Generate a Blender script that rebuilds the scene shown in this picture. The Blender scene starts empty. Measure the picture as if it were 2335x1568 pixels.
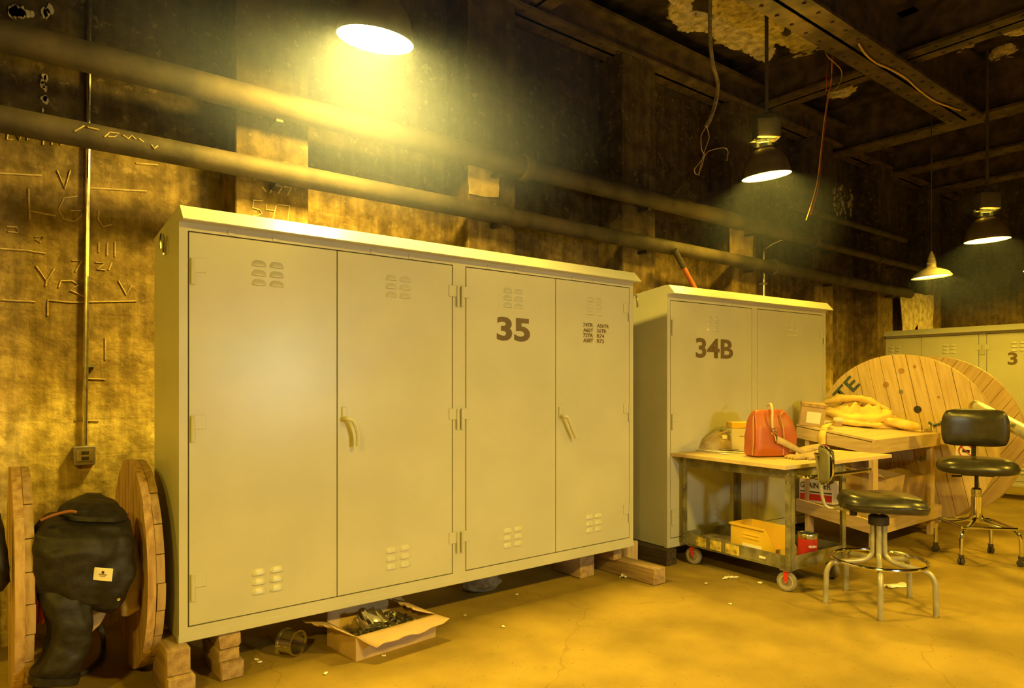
import bpy, bmesh, math, random
from mathutils import Vector, Matrix, noise
random.seed(7)
PI = math.pi
S = bpy.context.scene
C = S.collection

# ------------------------------------------------------------------ camera
# world X runs along the back wall, Y into that wall, Z up; camera at the origin, 1.4 m up
CF, CCX, CHY, EYE = 1556.0, 1167.5, 877.0, 1.4
RC, RS = 0.7874, 0.6164
cam = bpy.data.objects.new('camera', bpy.data.cameras.new('camera'))
C.objects.link(cam)
cam.location = (0, 0, EYE)
cam.rotation_euler = (PI/2, 0, -math.atan2(RS, RC))
cam.data.sensor_width = 36
cam.data.lens = 36*CF/2335
cam.data.shift_y = (CHY-784)/2335
cam.data.clip_start = 0.05
S.camera = cam
# ------------------------------------------------------------------ world, exposure
w = bpy.data.worlds.new('world'); S.world = w; w.use_nodes = True
w.node_tree.nodes['Background'].inputs[0].default_value = (0.05, 0.035, 0.02, 1)
w.node_tree.nodes['Background'].inputs[1].default_value = 0.15
S.view_settings.view_transform = 'Standard'
S.view_settings.look = 'None'
S.view_settings.gamma = 1
S.view_settings.exposure = 0.06
LAMP_COL = (1.0, 0.63, 0.045)
WORK_STR = 290.0
GLOW = 0.20
try:
    S.cycles.sample_clamp_indirect = 6.0
    S.cycles.max_bounces = 6
    S.cycles.diffuse_bounces = 4
    S.cycles.glossy_bounces = 3
    S.cycles.transmission_bounces = 2
    S.cycles.volume_bounces = 0
except Exception:
    pass

# ------------------------------------------------------------------ helpers
def ray(px, py):
    x = (px-CCX)/CF
    return Vector((RC*x+RS, -RS*x+RC, -(py-CHY)/CF))
CAM = Vector((0, 0, EYE))
def on_v(px, py, v):
    r = ray(px, py); return CAM + r*(v/r.y)
def on_u(px, py, u):
    r = ray(px, py); return CAM + r*(u/r.x)
def on_z(px, py, z=0.0):
    r = ray(px, py); return CAM + r*((z-EYE)/r.z)
def at_d(px, py, d):
    return CAM + ray(px, py)*d

class MB:
    def __init__(s): s.bm = bmesh.new()
    def box(s, a, b, bev=0.0, m=None, seg=1):
        a, b = Vector(a), Vector(b)
        g = bmesh.ops.create_cube(s.bm, size=1)
        vs = g['verts']
        sz = b-a; ce = (a+b)/2
        for v in vs: v.co = Vector((v.co.x*sz.x, v.co.y*sz.y, v.co.z*sz.z)) + ce
        if bev:
            es = list({e for v in vs for e in v.link_edges})
            r = bmesh.ops.bevel(s.bm, geom=es, offset=bev, segments=seg, profile=0.5, affect='EDGES')
            vs = list({v for f in r['faces'] for v in f.verts} | {v for v in vs if v.is_valid})
        if m is not None:
            for v in vs: v.co = m @ v.co
        return s
    def ring(s, pts): return [s.bm.verts.new(p) for p in pts]
    def skin(s, r0, r1):
        n = len(r0)
        for i in range(n):
            try: s.bm.faces.new((r0[i], r0[(i+1) % n], r1[(i+1) % n], r1[i]))
            except ValueError: pass
    def cap(s, r, flip=False):
        try: s.bm.faces.new(list(reversed(r)) if flip else r)
        except ValueError: pass
    def tube(s, pts, r, seg=8, closed=False, cap=True):
        pts = [Vector(p) for p in pts]
        n = len(pts); rings = []
        rr = r if isinstance(r, (list, tuple)) else [r]*n
        up = None
        for i, p in enumerate(pts):
            if closed: d = pts[(i+1) % n]-pts[i-1]
            else: d = pts[min(i+1, n-1)]-pts[max(i-1, 0)]
            d.normalize()
            if up is None:
                up = Vector((0, 0, 1)) if abs(d.z) < 0.9 else Vector((1, 0, 0))
            x = d.cross(up)
            if x.length < 1e-4: x = d.orthogonal()
            x.normalize(); y = x.cross(d).normalized(); up = y
            rings.append(s.ring([p + x*rr[i]*math.cos(2*PI*k/seg) + y*rr[i]*math.sin(2*PI*k/seg) for k in range(seg)]))
        for i in range(n-1): s.skin(rings[i], rings[i+1])
        if closed: s.skin(rings[-1], rings[0])
        elif cap: s.cap(rings[0], True); s.cap(rings[-1])
        return s
    def cyl(s, a, b, r, seg=16, r2=None, cap=True):
        return s.tube([a, b], [r, r if r2 is None else r2], seg, cap=cap)
    def lathe(s, prof, c=(0, 0, 0), seg=24, m=None, cap0=False, cap1=False):
        c = Vector(c); rings = []
        for r, z in prof:
            ps = [Vector((r*math.cos(2*PI*k/seg), r*math.sin(2*PI*k/seg), z)) for k in range(seg)]
            if m is not None: ps = [m @ p for p in ps]
            rings.append(s.ring([p+c for p in ps]))
        for i in range(len(rings)-1): s.skin(rings[i], rings[i+1])
        if cap0: s.cap(rings[0], True)
        if cap1: s.cap(rings[-1])
        return s
    def prism(s, poly, f0, f1):
        """poly of 2d points; f0/f1 map (a,b) to the two end faces"""
        r0 = s.ring([f0(a, b) for a, b in poly]); r1 = s.ring([f1(a, b) for a, b in poly])
        s.skin(r0, r1); s.cap(r0, True); s.cap(r1)
        return s
    def loft(s, rows, seg=24, amp=0.0, fs=6.0, pw=2.0, seed=0):
        """rows: (centre, half vector a, half vector b); a noisy closed skin"""
        rings = []
        for c, a, b in rows:
            c, a, b = Vector(c), Vector(a), Vector(b); ps = []
            for k in range(seg):
                t = 2*PI*k/seg; ct, st = math.cos(t), math.sin(t)
                x = math.copysign(abs(ct)**(2/pw), ct); y = math.copysign(abs(st)**(2/pw), st)
                p = c + a*x + b*y
                if amp:
                    n = noise.noise(p*fs + Vector((seed, 0, 0))) + .5*noise.noise(p*fs*2.3 + Vector((0, seed, 0)))
                    p = p + (p-c).normalized()*amp*n
                ps.append(p)
            rings.append(s.ring(ps))
        for i in range(len(rings)-1): s.skin(rings[i], rings[i+1])
        s.cap(rings[0], True); s.cap(rings[-1])
        return s
    def sheet(s, n, m, f):
        g = [[s.bm.verts.new(f(i/(n-1), j/(m-1))) for j in range(m)] for i in range(n)]
        for i in range(n-1):
            for j in range(m-1):
                s.bm.faces.new((g[i][j], g[i+1][j], g[i+1][j+1], g[i][j+1]))
        return s
    def build(s, name, mt, parent=None, sharp=35, loc=None, smooth=True, solid=0):
        bmesh.ops.remove_doubles(s.bm, verts=s.bm.verts, dist=1e-6)
        bmesh.ops.recalc_face_normals(s.bm, faces=s.bm.faces)
        me = bpy.data.meshes.new(name); s.bm.to_mesh(me); s.bm.free()
        if smooth:
            me.shade_smooth(); me.set_sharp_from_angle(angle=math.radians(sharp))
        me.materials.append(mt)
        o = bpy.data.objects.new(name, me); C.objects.link(o)
        if parent: o.parent = parent
        if loc is not None: o.location = loc
        if solid:
            md = o.modifiers.new('thickness', 'SOLIDIFY'); md.thickness = solid; md.offset = 0
        return o

def tag(o, label, cat, group=None, kind=None):
    o['label'] = label; o['category'] = cat
    if group: o['group'] = group
    if kind: o['kind'] = kind
    return o
def struct(o): o['kind'] = 'structure'; return o
def thing(name, label, cat, loc=(0, 0, 0), rz=0.0, group=None):
    o = bpy.data.objects.new(name, None); C.objects.link(o)
    o.empty_display_size = 0.1
    o.location = loc; o.rotation_euler = (0, 0, rz)
    return tag(o, label, cat, group)
def share(src, name, parent, loc, rot=(0, 0, 0), scale=None):
    o = bpy.data.objects.new(name, src.data); C.objects.link(o)
    o.parent = parent; o.location = loc; o.rotation_euler = rot
    if scale: o.scale = scale
    return o
def copy_tree(o, parent=None):
    c = o.copy(); C.objects.link(c); c.parent = parent
    for ch in list(o.children): copy_tree(ch, c)
    return c
def smooth_path(pts, n=6):
    pts = [Vector(p) for p in pts]; out = []
    for i in range(len(pts)-1):
        p0 = pts[max(i-1, 0)]; p1 = pts[i]; p2 = pts[i+1]; p3 = pts[min(i+2, len(pts)-1)]
        for k in range(n):
            t = k/n
            out.append(.5*((2*p1) + (p2-p0)*t + (2*p0-5*p1+4*p2-p3)*t*t + (3*p1-p0-3*p2+p3)*t**3))
    out.append(pts[-1]); return out
_dg = None
def text_obj(name, s, mt, w, h, origin, parent=None, fat=0.02, m=None, lines=None):
    """flat lettering of width w and height h; origin is its lower left corner, in the local XZ plane facing -Y"""
    cu = bpy.data.curves.new(name, 'FONT'); cu.body = s; cu.offset = fat; cu.resolution_u = 4
    if lines: cu.space_line = lines
    t = bpy.data.objects.new(name, cu); C.objects.link(t)
    dg = bpy.context.evaluated_depsgraph_get()
    me = bpy.data.meshes.new_from_object(t.evaluated_get(dg))
    bpy.data.objects.remove(t); bpy.data.curves.remove(cu)
    xs = [v.co.x for v in me.vertices]; ys = [v.co.y for v in me.vertices]
    x0, x1, y0, y1 = min(xs), max(xs), min(ys), max(ys)
    for v in me.vertices:
        p = Vector(((v.co.x-x0)/(x1-x0)*w, 0, (v.co.y-y0)/(y1-y0)*h))
        if m is not None: p = m @ p
        v.co = p + Vector(origin)
    me.materials.clear(); me.materials.append(mt)
    o = bpy.data.objects.new(name, me); C.objects.link(o)
    if parent: o.parent = parent
    return o

# ------------------------------------------------------------------ materials
MATS = {}
def nd(nt, t, **kw):
    n = nt.nodes.new(t)
    for k, v in kw.items(): setattr(n, k, v)
    return n
def mat(name, col, rough=.6, metal=0., var=.12, scale=6., col2=None, bump=0., bscale=60., stretch=(1, 1, 1), spec=.5, coat=0., emit=None, detail=5., lo=.35, hi=.65):
    if name in MATS: return MATS[name]
    m = bpy.data.materials.new(name); m.use_nodes = True; nt = m.node_tree
    b = nt.nodes['Principled BSDF']
    b.inputs['Roughness'].default_value = rough; b.inputs['Metallic'].default_value = metal
    b.inputs['Specular IOR Level'].default_value = spec
    if coat: b.inputs['Coat Weight'].default_value = coat
    c1 = tuple(max(0, x*(1-var)) for x in col); c2 = col2 or tuple(min(1, x*(1+var)) for x in col)
    tc = nd(nt, 'ShaderNodeTexCoord'); mp = nd(nt, 'ShaderNodeMapping'); mp.inputs['Scale'].default_value = stretch
    nt.links.new(tc.outputs['Object'], mp.inputs[0])
    no = nd(nt, 'ShaderNodeTexNoise'); no.inputs['Scale'].default_value = scale; no.inputs['Detail'].default_value = detail
    nt.links.new(mp.outputs[0], no.inputs['Vector'])
    cr = nd(nt, 'ShaderNodeValToRGB')
    cr.color_ramp.elements[0].position = lo; cr.color_ramp.elements[1].position = hi
    cr.color_ramp.elements[0].color = (*c1, 1); cr.color_ramp.elements[1].color = (*c2, 1)
    nt.links.new(no.outputs['Fac'], cr.inputs[0]); nt.links.new(cr.outputs[0], b.inputs['Base Color'])
    if bump:
        n2 = nd(nt, 'ShaderNodeTexNoise'); n2.inputs['Scale'].default_value = bscale; n2.inputs['Detail'].default_value = 6
        nt.links.new(mp.outputs[0], n2.inputs['Vector'])
        bp = nd(nt, 'ShaderNodeBump'); bp.inputs['Strength'].default_value = bump; bp.inputs['Distance'].default_value = .01
        nt.links.new(n2.outputs['Fac'], bp.inputs['Height']); nt.links.new(bp.outputs[0], b.inputs['Normal'])
    if emit:
        b.inputs['Emission Color'].default_value = (*emit[0], 1); b.inputs['Emission Strength'].default_value = emit[1]
    MATS[name] = m; return m
def wood(name, col, dark, axis=2, rough=.6, scale=5.):
    st = [7, 7, 7]; st[axis] = .7
    return mat(name, dark, rough, 0, 0, scale, col2=col, bump=.15, bscale=8., stretch=tuple(st), spec=.3, lo=.3, hi=.6)

PAINT = mat('cabinet_paint', (.50, .50, .42), .32, 0, .05, 2.5, bump=.015, bscale=300, spec=.5)
PAINT_SEAM = mat('cabinet_seam', (.10, .085, .055), .7)
INK = mat('stencil_ink', (.13, .09, .045), .6, 0, .12)
STEEL = mat('dull_steel', (.42, .40, .36), .38, .9, .15, 14)
CHROME = mat('chrome', (.75, .74, .70), .12, 1, .04)
GALV = mat('galvanised', (.62, .61, .58), .25, 1, .2, 30)
RUST = mat('rusty_steel', (.065, .042, .025), .75, .2, .5, 7, bump=.4, bscale=30)
IRON = mat('dark_iron', (.05, .04, .03), .6, .4, .3, 20)
PIPEM = mat('sooty_pipe', (.045, .033, .020), .75, 0, .45, 5, bump=.3, bscale=25)
PINE = wood('pine_z', (.62, .47, .27), (.50, .35, .18), 2)
PINE_X = wood('pine_x', (.62, .47, .27), (.50, .35, .18), 0)
PINE_Y = wood('pine_y', (.62, .47, .27), (.50, .35, .18), 1)
PLY = wood('plywood', (.66, .52, .31), (.56, .41, .22), 0, .5, 2.)
OLDWOOD = wood('old_timber', (.42, .30, .16), (.25, .16, .08), 1, .85)
OLDWOOD_Z = wood('old_plank', (.52, .36, .18), (.30, .17, .07), 2, .7)
DARKWOOD = wood('creosoted_timber', (.07, .05, .03), (.03, .02, .014), 1, .85)
CARD = mat('cardboard', (.50, .36, .20), .85, 0, .1, 5, spec=.2)
CARD_D = mat('cardboard_brown', (.40, .27, .14), .85, 0, .12, 5, spec=.2)
PAPER = mat('paper', (.85, .82, .72), .8, 0, .05, 9, spec=.2)
WHITE = mat('white_card', (.85, .82, .74), .6, 0, .03, 9)
YELLOW = mat('yellow_plastic', (.75, .50, .05), .4, 0, .05)
YCLOTH = mat('yellow_canvas', (.78, .58, .17), .9, 0, .12, 9, bump=.3, bscale=90, spec=.1)
TAN = mat('tan_canvas', (.45, .34, .19), .9, 0, .15, 12, bump=.2, bscale=90, spec=.1)
BLACKCLOTH = mat('black_nylon', (.013, .011, .010), .55, 0, .4, 30, bump=.9, bscale=14, spec=.35)
VINYL = mat('black_vinyl', (.035, .032, .024), .28, 0, .2, 20, bump=.04, bscale=120)
RUBBER = mat('rubber', (.045, .04, .035), .7, 0, .2, 20)
WHEELG = mat('grey_wheel', (.22, .20, .17), .6, 0, .2, 20)
REDL = mat('red_leather', (.42, .105, .04), .42, 0, .12, 6, bump=.1, bscale=150)
REDP = mat('red_paint', (.55, .03, .02), .4, 0, .1, 8)
ORANGE = mat('orange_cable', (.62, .10, .02), .6, 0, .2, 18, stretch=(60, 1, 1))
GREENM = mat('cart_paint', (.25, .23, .14), .45, .35, .4, 9, bump=.1, bscale=60)
OLIVEP = mat('chair_plate', (.20, .19, .12), .5, .2, .15)
GREYP = mat('stool_grey', (.34, .32, .26), .4, .3, .15, 14)
BLUE = mat('blue_ink', (.06, .09, .11), .7, 0, .2, 20)
CHALK = mat('chalk', (.36, .27, .13), .9, 0, .2, 30)
PLASTER = mat('bare_plaster', (.48, .40, .25), .9, 0, .35, 12, bump=.5, bscale=30, spec=.1)
def bulb(st, col=LAMP_COL): return mat('lamp_glow_%d' % st, (1, 1, 1), .5, emit=(col, st))
LINING = mat('white_lining', (.85, .85, .82), .5, 0, .02)
BULB_W = mat('flood_glow', (1, 1, 1), .5, emit=((.95, 1.0, .72), WORK_STR))
ENAMEL = mat('lamp_enamel', (.14, .11, .06), .35, .3, .2, 8)
WENAMEL = mat('white_enamel', (.55, .50, .38), .35, 0, .1, 8)

# wall and ceiling: sooty paint over plaster; the wall colour also carries a light gradient
def wall_mat():
    m = bpy.data.materials.new('sooty_shaded_wall'); m.use_nodes = True; nt = m.node_tree; L = nt.links.new
    b = nt.nodes['Principled BSDF']; b.inputs['Roughness'].default_value = .85; b.inputs['Specular IOR Level'].default_value = .2
    g = nd(nt, 'ShaderNodeNewGeometry'); sp = nd(nt, 'ShaderNodeSeparateXYZ'); L(g.outputs['Position'], sp.inputs[0])
    def noi(sc, det=6., st=(1, 1, 1)):
        mp = nd(nt, 'ShaderNodeMapping'); mp.inputs['Scale'].default_value = st; L(g.outputs['Position'], mp.inputs[0])
        n = nd(nt, 'ShaderNodeTexNoise'); n.inputs['Scale'].default_value = sc; n.inputs['Detail'].default_value = det
        n.inputs['Roughness'].default_value = .62; L(mp.outputs[0], n.inputs['Vector']); return n.outputs['Fac']
    def math_(op, a, b_=None):
        n = nd(nt, 'ShaderNodeMath', operation=op)
        for i, v in enumerate((a, b_)):
            if v is None: continue
            if isinstance(v, (int, float)): n.inputs[i].default_value = v
            else: L(v, n.inputs[i])
        return n.outputs[0]
    def ramp(f, *st):
        r = nd(nt, 'ShaderNodeValToRGB'); e = r.color_ramp.elements
        while len(e) < len(st): e.new(.5)
        for i, (p, c) in enumerate(st): e[i].position = p; e[i].color = (*c, 1)
        L(f, r.inputs[0]); return r.outputs[0]
    def mix(f, a, b_, t='MIX'):
        n = nd(nt, 'ShaderNodeMix', data_type='RGBA', blend_type=t)
        if isinstance(f, (int, float)): n.inputs[0].default_value = f
        else: L(f, n.inputs[0])
        for i, v in ((6, a), (7, b_)):
            if isinstance(v, tuple): n.inputs[i].default_value = (*v, 1)
            else: L(v, n.inputs[i])
        return n.outputs[2]
    # height of the soot line and the painted light gradient wanders
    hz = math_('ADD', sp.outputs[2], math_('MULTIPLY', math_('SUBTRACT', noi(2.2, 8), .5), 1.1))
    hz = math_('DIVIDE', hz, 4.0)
    base = ramp(hz, (0.0, (.58, .46, .16)), (.29, (.66, .53, .20)), (.34, (.42, .31, .105)), (.42, (.22, .155, .057)), (.64, (.18, .127, .05)), (.72, (.085, .062, .03)), (.88, (.06, .044, .024)))  # soot at the top; lower steps put the wall's light fall-off into colour
    mott = ramp(noi(9, 9), (.40, (.62, .60, .55)), (.60, (1.15, 1.15, 1.12)))
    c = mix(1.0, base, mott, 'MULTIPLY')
    streak = ramp(noi(3.0, 7, (5, 5, .5)), (.38, (.55, .52, .48)), (.62, (1.2, 1.2, 1.2)))
    c = mix(.65, c, mix(1.0, c, streak, 'MULTIPLY'))
    # flakes where the soot layer has come off
    fl = ramp(noi(16, 8), (.60, (0, 0, 0)), (.63, (1, 1, 1)))
    c = mix(math_('MULTIPLY', fl, .22), c, (.34, .26, .13))
    bl = nd(nt, 'ShaderNodeTexBrick'); bl.inputs['Scale'].default_value = 1.0; bl.inputs['Brick Width'].default_value = .42; bl.inputs['Row Height'].default_value = .2
    bl.inputs['Mortar Size'].default_value = .006; bl.inputs['Color1'].default_value = (1, 1, 1, 1); bl.inputs['Color2'].default_value = (1, 1, 1, 1); bl.inputs['Mortar'].default_value = (0, 0, 0, 1)
    cb = nd(nt, 'ShaderNodeCombineXYZ'); L(math_('ADD', sp.outputs[0], sp.outputs[1]), cb.inputs[0]); L(sp.outputs[2], cb.inputs[1]); L(cb.outputs[0], bl.inputs['Vector'])
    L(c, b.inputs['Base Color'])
    hgt = math_('ADD', math_('MULTIPLY', bl.outputs['Color'], .35), noi(22, 8))
    bp = nd(nt, 'ShaderNodeBump'); bp.inputs['Strength'].default_value = .55; bp.inputs['Distance'].default_value = .02
    L(hgt, bp.inputs['Height']); L(bp.outputs[0], b.inputs['Normal'])
    return m
def floor_mat():
    m = mat('concrete_floor', (.275, .195, .043), .62, 0, .16, 2.2, bump=.25, bscale=35, spec=.2, col2=(.36, .257, .058), detail=9)
    nt = m.node_tree; b = nt.nodes['Principled BSDF']; L = nt.links.new
    cr = b.inputs['Base Color'].links[0].from_socket
    tc = nd(nt, 'ShaderNodeTexCoord')
    n = nd(nt, 'ShaderNodeTexNoise'); n.inputs['Scale'].default_value = 55; n.inputs['Detail'].default_value = 4; L(tc.outputs['Object'], n.inputs['Vector'])
    r = nd(nt, 'ShaderNodeValToRGB'); r.color_ramp.elements[0].position = .28; r.color_ramp.elements[1].position = .36
    r.color_ramp.elements[0].color = (.55, .5, .45, 1); r.color_ramp.elements[1].color = (1, 1, 1, 1); L(n.outputs['Fac'], r.inputs[0])
    v = nd(nt, 'ShaderNodeTexVoronoi', feature='DISTANCE_TO_EDGE'); v.inputs['Scale'].default_value = .55
    n3 = nd(nt, 'ShaderNodeTexNoise'); n3.inputs['Scale'].default_value = 3; L(tc.outputs['Object'], n3.inputs['Vector'])
    ad = nd(nt, 'ShaderNodeVectorMath', operation='MULTIPLY_ADD'); ad.inputs[1].default_value = (.5, .5, .5); L(n3.outputs['Color'], ad.inputs[0]); L(tc.outputs['Object'], ad.inputs[2]); L(ad.outputs[0], v.inputs['Vector'])
    r2 = nd(nt, 'ShaderNodeValToRGB'); r2.color_ramp.elements[0].position = 0; r2.color_ramp.elements[1].position = .0018
    r2.color_ramp.elements[0].color = (.78, .74, .7, 1); r2.color_ramp.elements[1].color = (1, 1, 1, 1); L(v.outputs['Distance'], r2.inputs[0])
    x = nd(nt, 'ShaderNodeMix', data_type='RGBA', blend_type='MULTIPLY'); x.inputs[0].default_value = 1; L(cr, x.inputs[6]); L(r.outputs[0], x.inputs[7])
    y = nd(nt, 'ShaderNodeMix', data_type='RGBA', blend_type='MULTIPLY'); y.inputs[0].default_value = 1; L(x.outputs[2], y.inputs[6]); L(r2.outputs[0], y.inputs[7])
    L(y.outputs[2], b.inputs['Base Color'])
    return m
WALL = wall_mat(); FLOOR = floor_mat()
CEIL = mat('sooty_ceiling', (.028, .02, .013), .9, 0, .5, 5, col2=(.06, .043, .026), bump=.6, bscale=20, spec=.1)

# ------------------------------------------------------------------ room shell
WV = 4.55                      # face of the back wall
U0, U1, V0, ZC = -5.0, 12.6, -5.5, 4.95
struct(MB().box((U0, V0, -.1), (U1, WV+.2, 0)).build('floor', FLOOR, smooth=False))
ceil_o = struct(MB().box((U0, V0, ZC), (U1, WV+.2, ZC+.15)).build('ceiling', CEIL, smooth=False))
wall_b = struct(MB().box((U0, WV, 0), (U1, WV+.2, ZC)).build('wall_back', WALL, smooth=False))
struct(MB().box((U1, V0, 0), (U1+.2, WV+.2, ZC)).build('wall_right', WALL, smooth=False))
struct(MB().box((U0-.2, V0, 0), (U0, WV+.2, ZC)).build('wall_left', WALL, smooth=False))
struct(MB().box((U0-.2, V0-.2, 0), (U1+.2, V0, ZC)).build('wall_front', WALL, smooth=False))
for k in range(-3, 7):
    u = 1.22 + 1.69*k
    if u > 12: continue
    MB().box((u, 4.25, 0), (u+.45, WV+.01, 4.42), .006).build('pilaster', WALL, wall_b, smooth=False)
# steelwork under the ceiling
def ibeam(name, a, b, z0, z1, wd, along):
    m = MB(); t = .03
    if along == 'u':
        v = a[1]
        m.box((a[0], v-wd/2, z0), (b[0], v+wd/2, z0+t)); m.box((a[0], v-wd/2, z1-t), (b[0], v+wd/2, z1)); m.box((a[0], v-.015, z0), (b[0], v+.015, z1))
        for i in range(int((b[0]-a[0])/.22)):
            for sg in (-1, 1):
                p = Vector((a[0]+.11+.22*i, v+sg*wd*.33, z0)); m.cyl(p, p-Vector((0, 0, .016)), .017, 6)
    else:
        u = a[0]
        m.box((u-wd/2, a[1], z0), (u+wd/2, b[1], z0+t)); m.box((u-wd/2, a[1], z1-t), (u+wd/2, b[1], z1)); m.box((u-.015, a[1], z0), (u+.015, b[1], z1))
        for i in range(int((b[1]-a[1])/.22)):
            for sg in (-1, 1):
                p = Vector((u+sg*wd*.33, a[1]+.11+.22*i, z0)); m.cyl(p, p-Vector((0, 0, .016)), .017, 6)
    return m.build(name, RUST, ceil_o, smooth=False)
ibeam('girder', (U0, 2.865), (8.66, 2.865), 4.34, ZC, .34, 'u')
ibeam('girder', (U0, 4.36), (U1, 4.36), 4.42, 4.72, .26, 'u')
for u in (-1.3, 3.6, 7.0, 8.8, 10.25, 11.6):
    ibeam('cross_beam', (u, V0), (u, WV), 4.36 if u > 8 else 4.5, ZC, .28, 'v')

def plaster(px_pts, seed, n, size, z=ZC, keep=.0):
    """flaking plaster: many small proud flakes inside a polygon on the ceiling"""
    rnd = random.Random(seed); poly = [on_z(x, y, z) for x, y in px_pts]
    xs = [p.x for p in poly]; ys = [p.y for p in poly]; m = MB(); cnt = 0; tries = 0
    def inside(x, y):
        r = False; j = len(poly)-1
        for i in range(len(poly)):
            if (poly[i].y > y) != (poly[j].y > y) and x < (poly[j].x-poly[i].x)*(y-poly[i].y)/(poly[j].y-poly[i].y)+poly[i].x: r = not r
            j = i
        return r
    while cnt < n and tries < n*30:
        tries += 1
        x = rnd.uniform(min(xs), max(xs)); y = rnd.uniform(min(ys), max(ys))
        if not inside(x, y) or noise.noise((x*2.4+seed, y*2.4, 0))+.35*noise.noise((x*9, y*9, seed)) < keep: continue
        cnt += 1; k = rnd.randint(6, 9); R = rnd.uniform(.5, 1.3)*size; el = rnd.uniform(.5, 1); an = rnd.uniform(0, PI)
        th = rnd.uniform(.008, .03); tx, ty = rnd.uniform(-.2, .2), rnd.uniform(-.2, .2)
        ring0, ring1 = [], []
        for i in range(k):
            t = 2*PI*i/k; r = R*rnd.uniform(.7, 1.2); a, b = r*math.cos(t), r*el*math.sin(t)
            dx, dy = a*math.cos(an)-b*math.sin(an), a*math.sin(an)+b*math.cos(an)
            ring0.append((x+dx, y+dy, z+.005)); ring1.append((x+dx*.9, y+dy*.9, z-th+dx*tx+dy*ty))
        r0 = m.ring(ring0); r1 = m.ring(ring1); m.skin(r0, r1); m.cap(r1)
    o = m.build('bare_plaster', PLASTER, ceil_o, smooth=False); o['kind'] = 'stuff'
plaster([(1540, -20), (1536, 40), (1560, 60), (1625, 62), (1650, 95), (1700, 110), (1730, 125), (1785, 155), (1850, 140), (1895, 105), (1890, 60), (1860, -20)], 3, 1500, .075, keep=-.22)
plaster([(2150, 80), (2215, 55), (2290, 15), (2325, 20), (2325, 75), (2270, 68), (2230, 75), (2200, 95), (2260, 115), (2300, 100), (2325, 130), (2280, 142), (2225, 145), (2190, 125)], 5, 420, .05, keep=.02)
plaster([(1885, 200), (1925, 190), (1960, 175), (1990, 170), (1965, 190), (1930, 215), (1895, 222)], 9, 90, .05, keep=-.05)
plaster([(1920, 100), (1945, 100), (1940, 120), (1915, 122)], 10, 50, .04, keep=-.2)
plaster([(2030, 345), (2120, 315), (2290, 280), (2330, 275), (2330, 330), (2200, 345), (2060, 365)], 11, 600, .09, keep=-.15)
plaster([(2050, 390), (2140, 370), (2330, 330), (2330, 405), (2200, 415), (2060, 400)], 12, 500, .10, keep=-.3)

# chalk writing and scratches on wall and pilasters
def strokes(lst, v, r=.0045):
    for st in lst: MB().tube([on_v(x, y, v) for x, y in st], r, 5).build('chalk_stroke', CHALK, wall_b)
strokes([[(600, 458), (578, 456), (576, 474), (592, 478), (597, 486), (590, 491), (577, 491)], [(607, 466), (606, 478), (626, 480)], [(630, 468), (622, 499)], [(632, 466), (660, 469), (656, 503)],
         [(598, 425), (607, 437)], [(622, 424), (616, 440)], [(628, 426), (642, 428), (634, 441)], [(648, 425), (664, 427), (655, 445)],
         [(578, 396), (580, 410), (588, 405)], [(592, 400), (598, 408), (604, 400), (610, 408), (618, 402), (640, 404)]], 4.247, .004)
strokes([[(82, 606), (106, 640), (124, 612)], [(106, 640), (104, 652)], [(165, 594), (187, 594), (172, 619)], [(109, 720), (109, 684), (162, 689), (312, 686)], [(134, 655), (139, 640), (166, 640), (178, 650), (160, 662), (192, 676)],
         [(178, 447), (146, 452), (133, 478), (146, 500), (170, 505), (186, 492), (186, 480), (160, 480)], [(0, 567), (60, 571), (104, 578)], [(16, 516), (38, 518), (40, 530), (18, 528)], [(80, 540), (98, 538), (92, 552), (82, 545)],
         [(225, 480), (224, 500), (235, 516), (255, 512)], [(225, 553), (225, 575)], [(245, 553), (244, 582)], [(262, 550), (262, 585)], [(218, 598), (238, 600), (222, 614), (240, 616)], [(255, 598), (248, 615)], [(270, 640), (288, 672), (300, 650)],
         [(190, 863), (240, 865)], [(170, 958), (225, 960)], [(5, 684), (80, 688)], [(100, 300), (98, 330)], [(18, 300), (16, 318), (30, 318)], [(36, 302), (44, 318), (52, 300)], [(62, 300), (62, 320), (72, 312), (62, 300)], [(88, 300), (104, 303)], [(118, 312), (118, 330)], [(136, 318), (138, 330), (152, 328)],
         [(0, 395), (95, 400)], [(130, 388), (148, 430), (160, 388)], [(65, 430), (68, 500)], [(65, 480), (128, 492)], [(200, 428), (335, 436)], [(310, 372), (360, 376)], [(240, 770), (240, 820)]], 4.547)
def wall_patch(px_pts, v, mt=PLASTER, th=.006, seed=0):
    rnd = random.Random(seed); pts = []
    for i in range(len(px_pts)):
        a, b = on_v(*px_pts[i], v), on_v(*px_pts[(i+1) % len(px_pts)], v)
        for k in range(4):
            p_ = a.lerp(b, k/4); j = .012 if k else 0
            pts.append((p_.x+rnd.uniform(-j, j), p_.z+rnd.uniform(-j, j)))
    MB().prism(pts, lambda a, b: (a, v+.003, b), lambda a, b: (a, v-th, b)).build('bare_patch', mt, wall_b, smooth=False)
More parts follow.
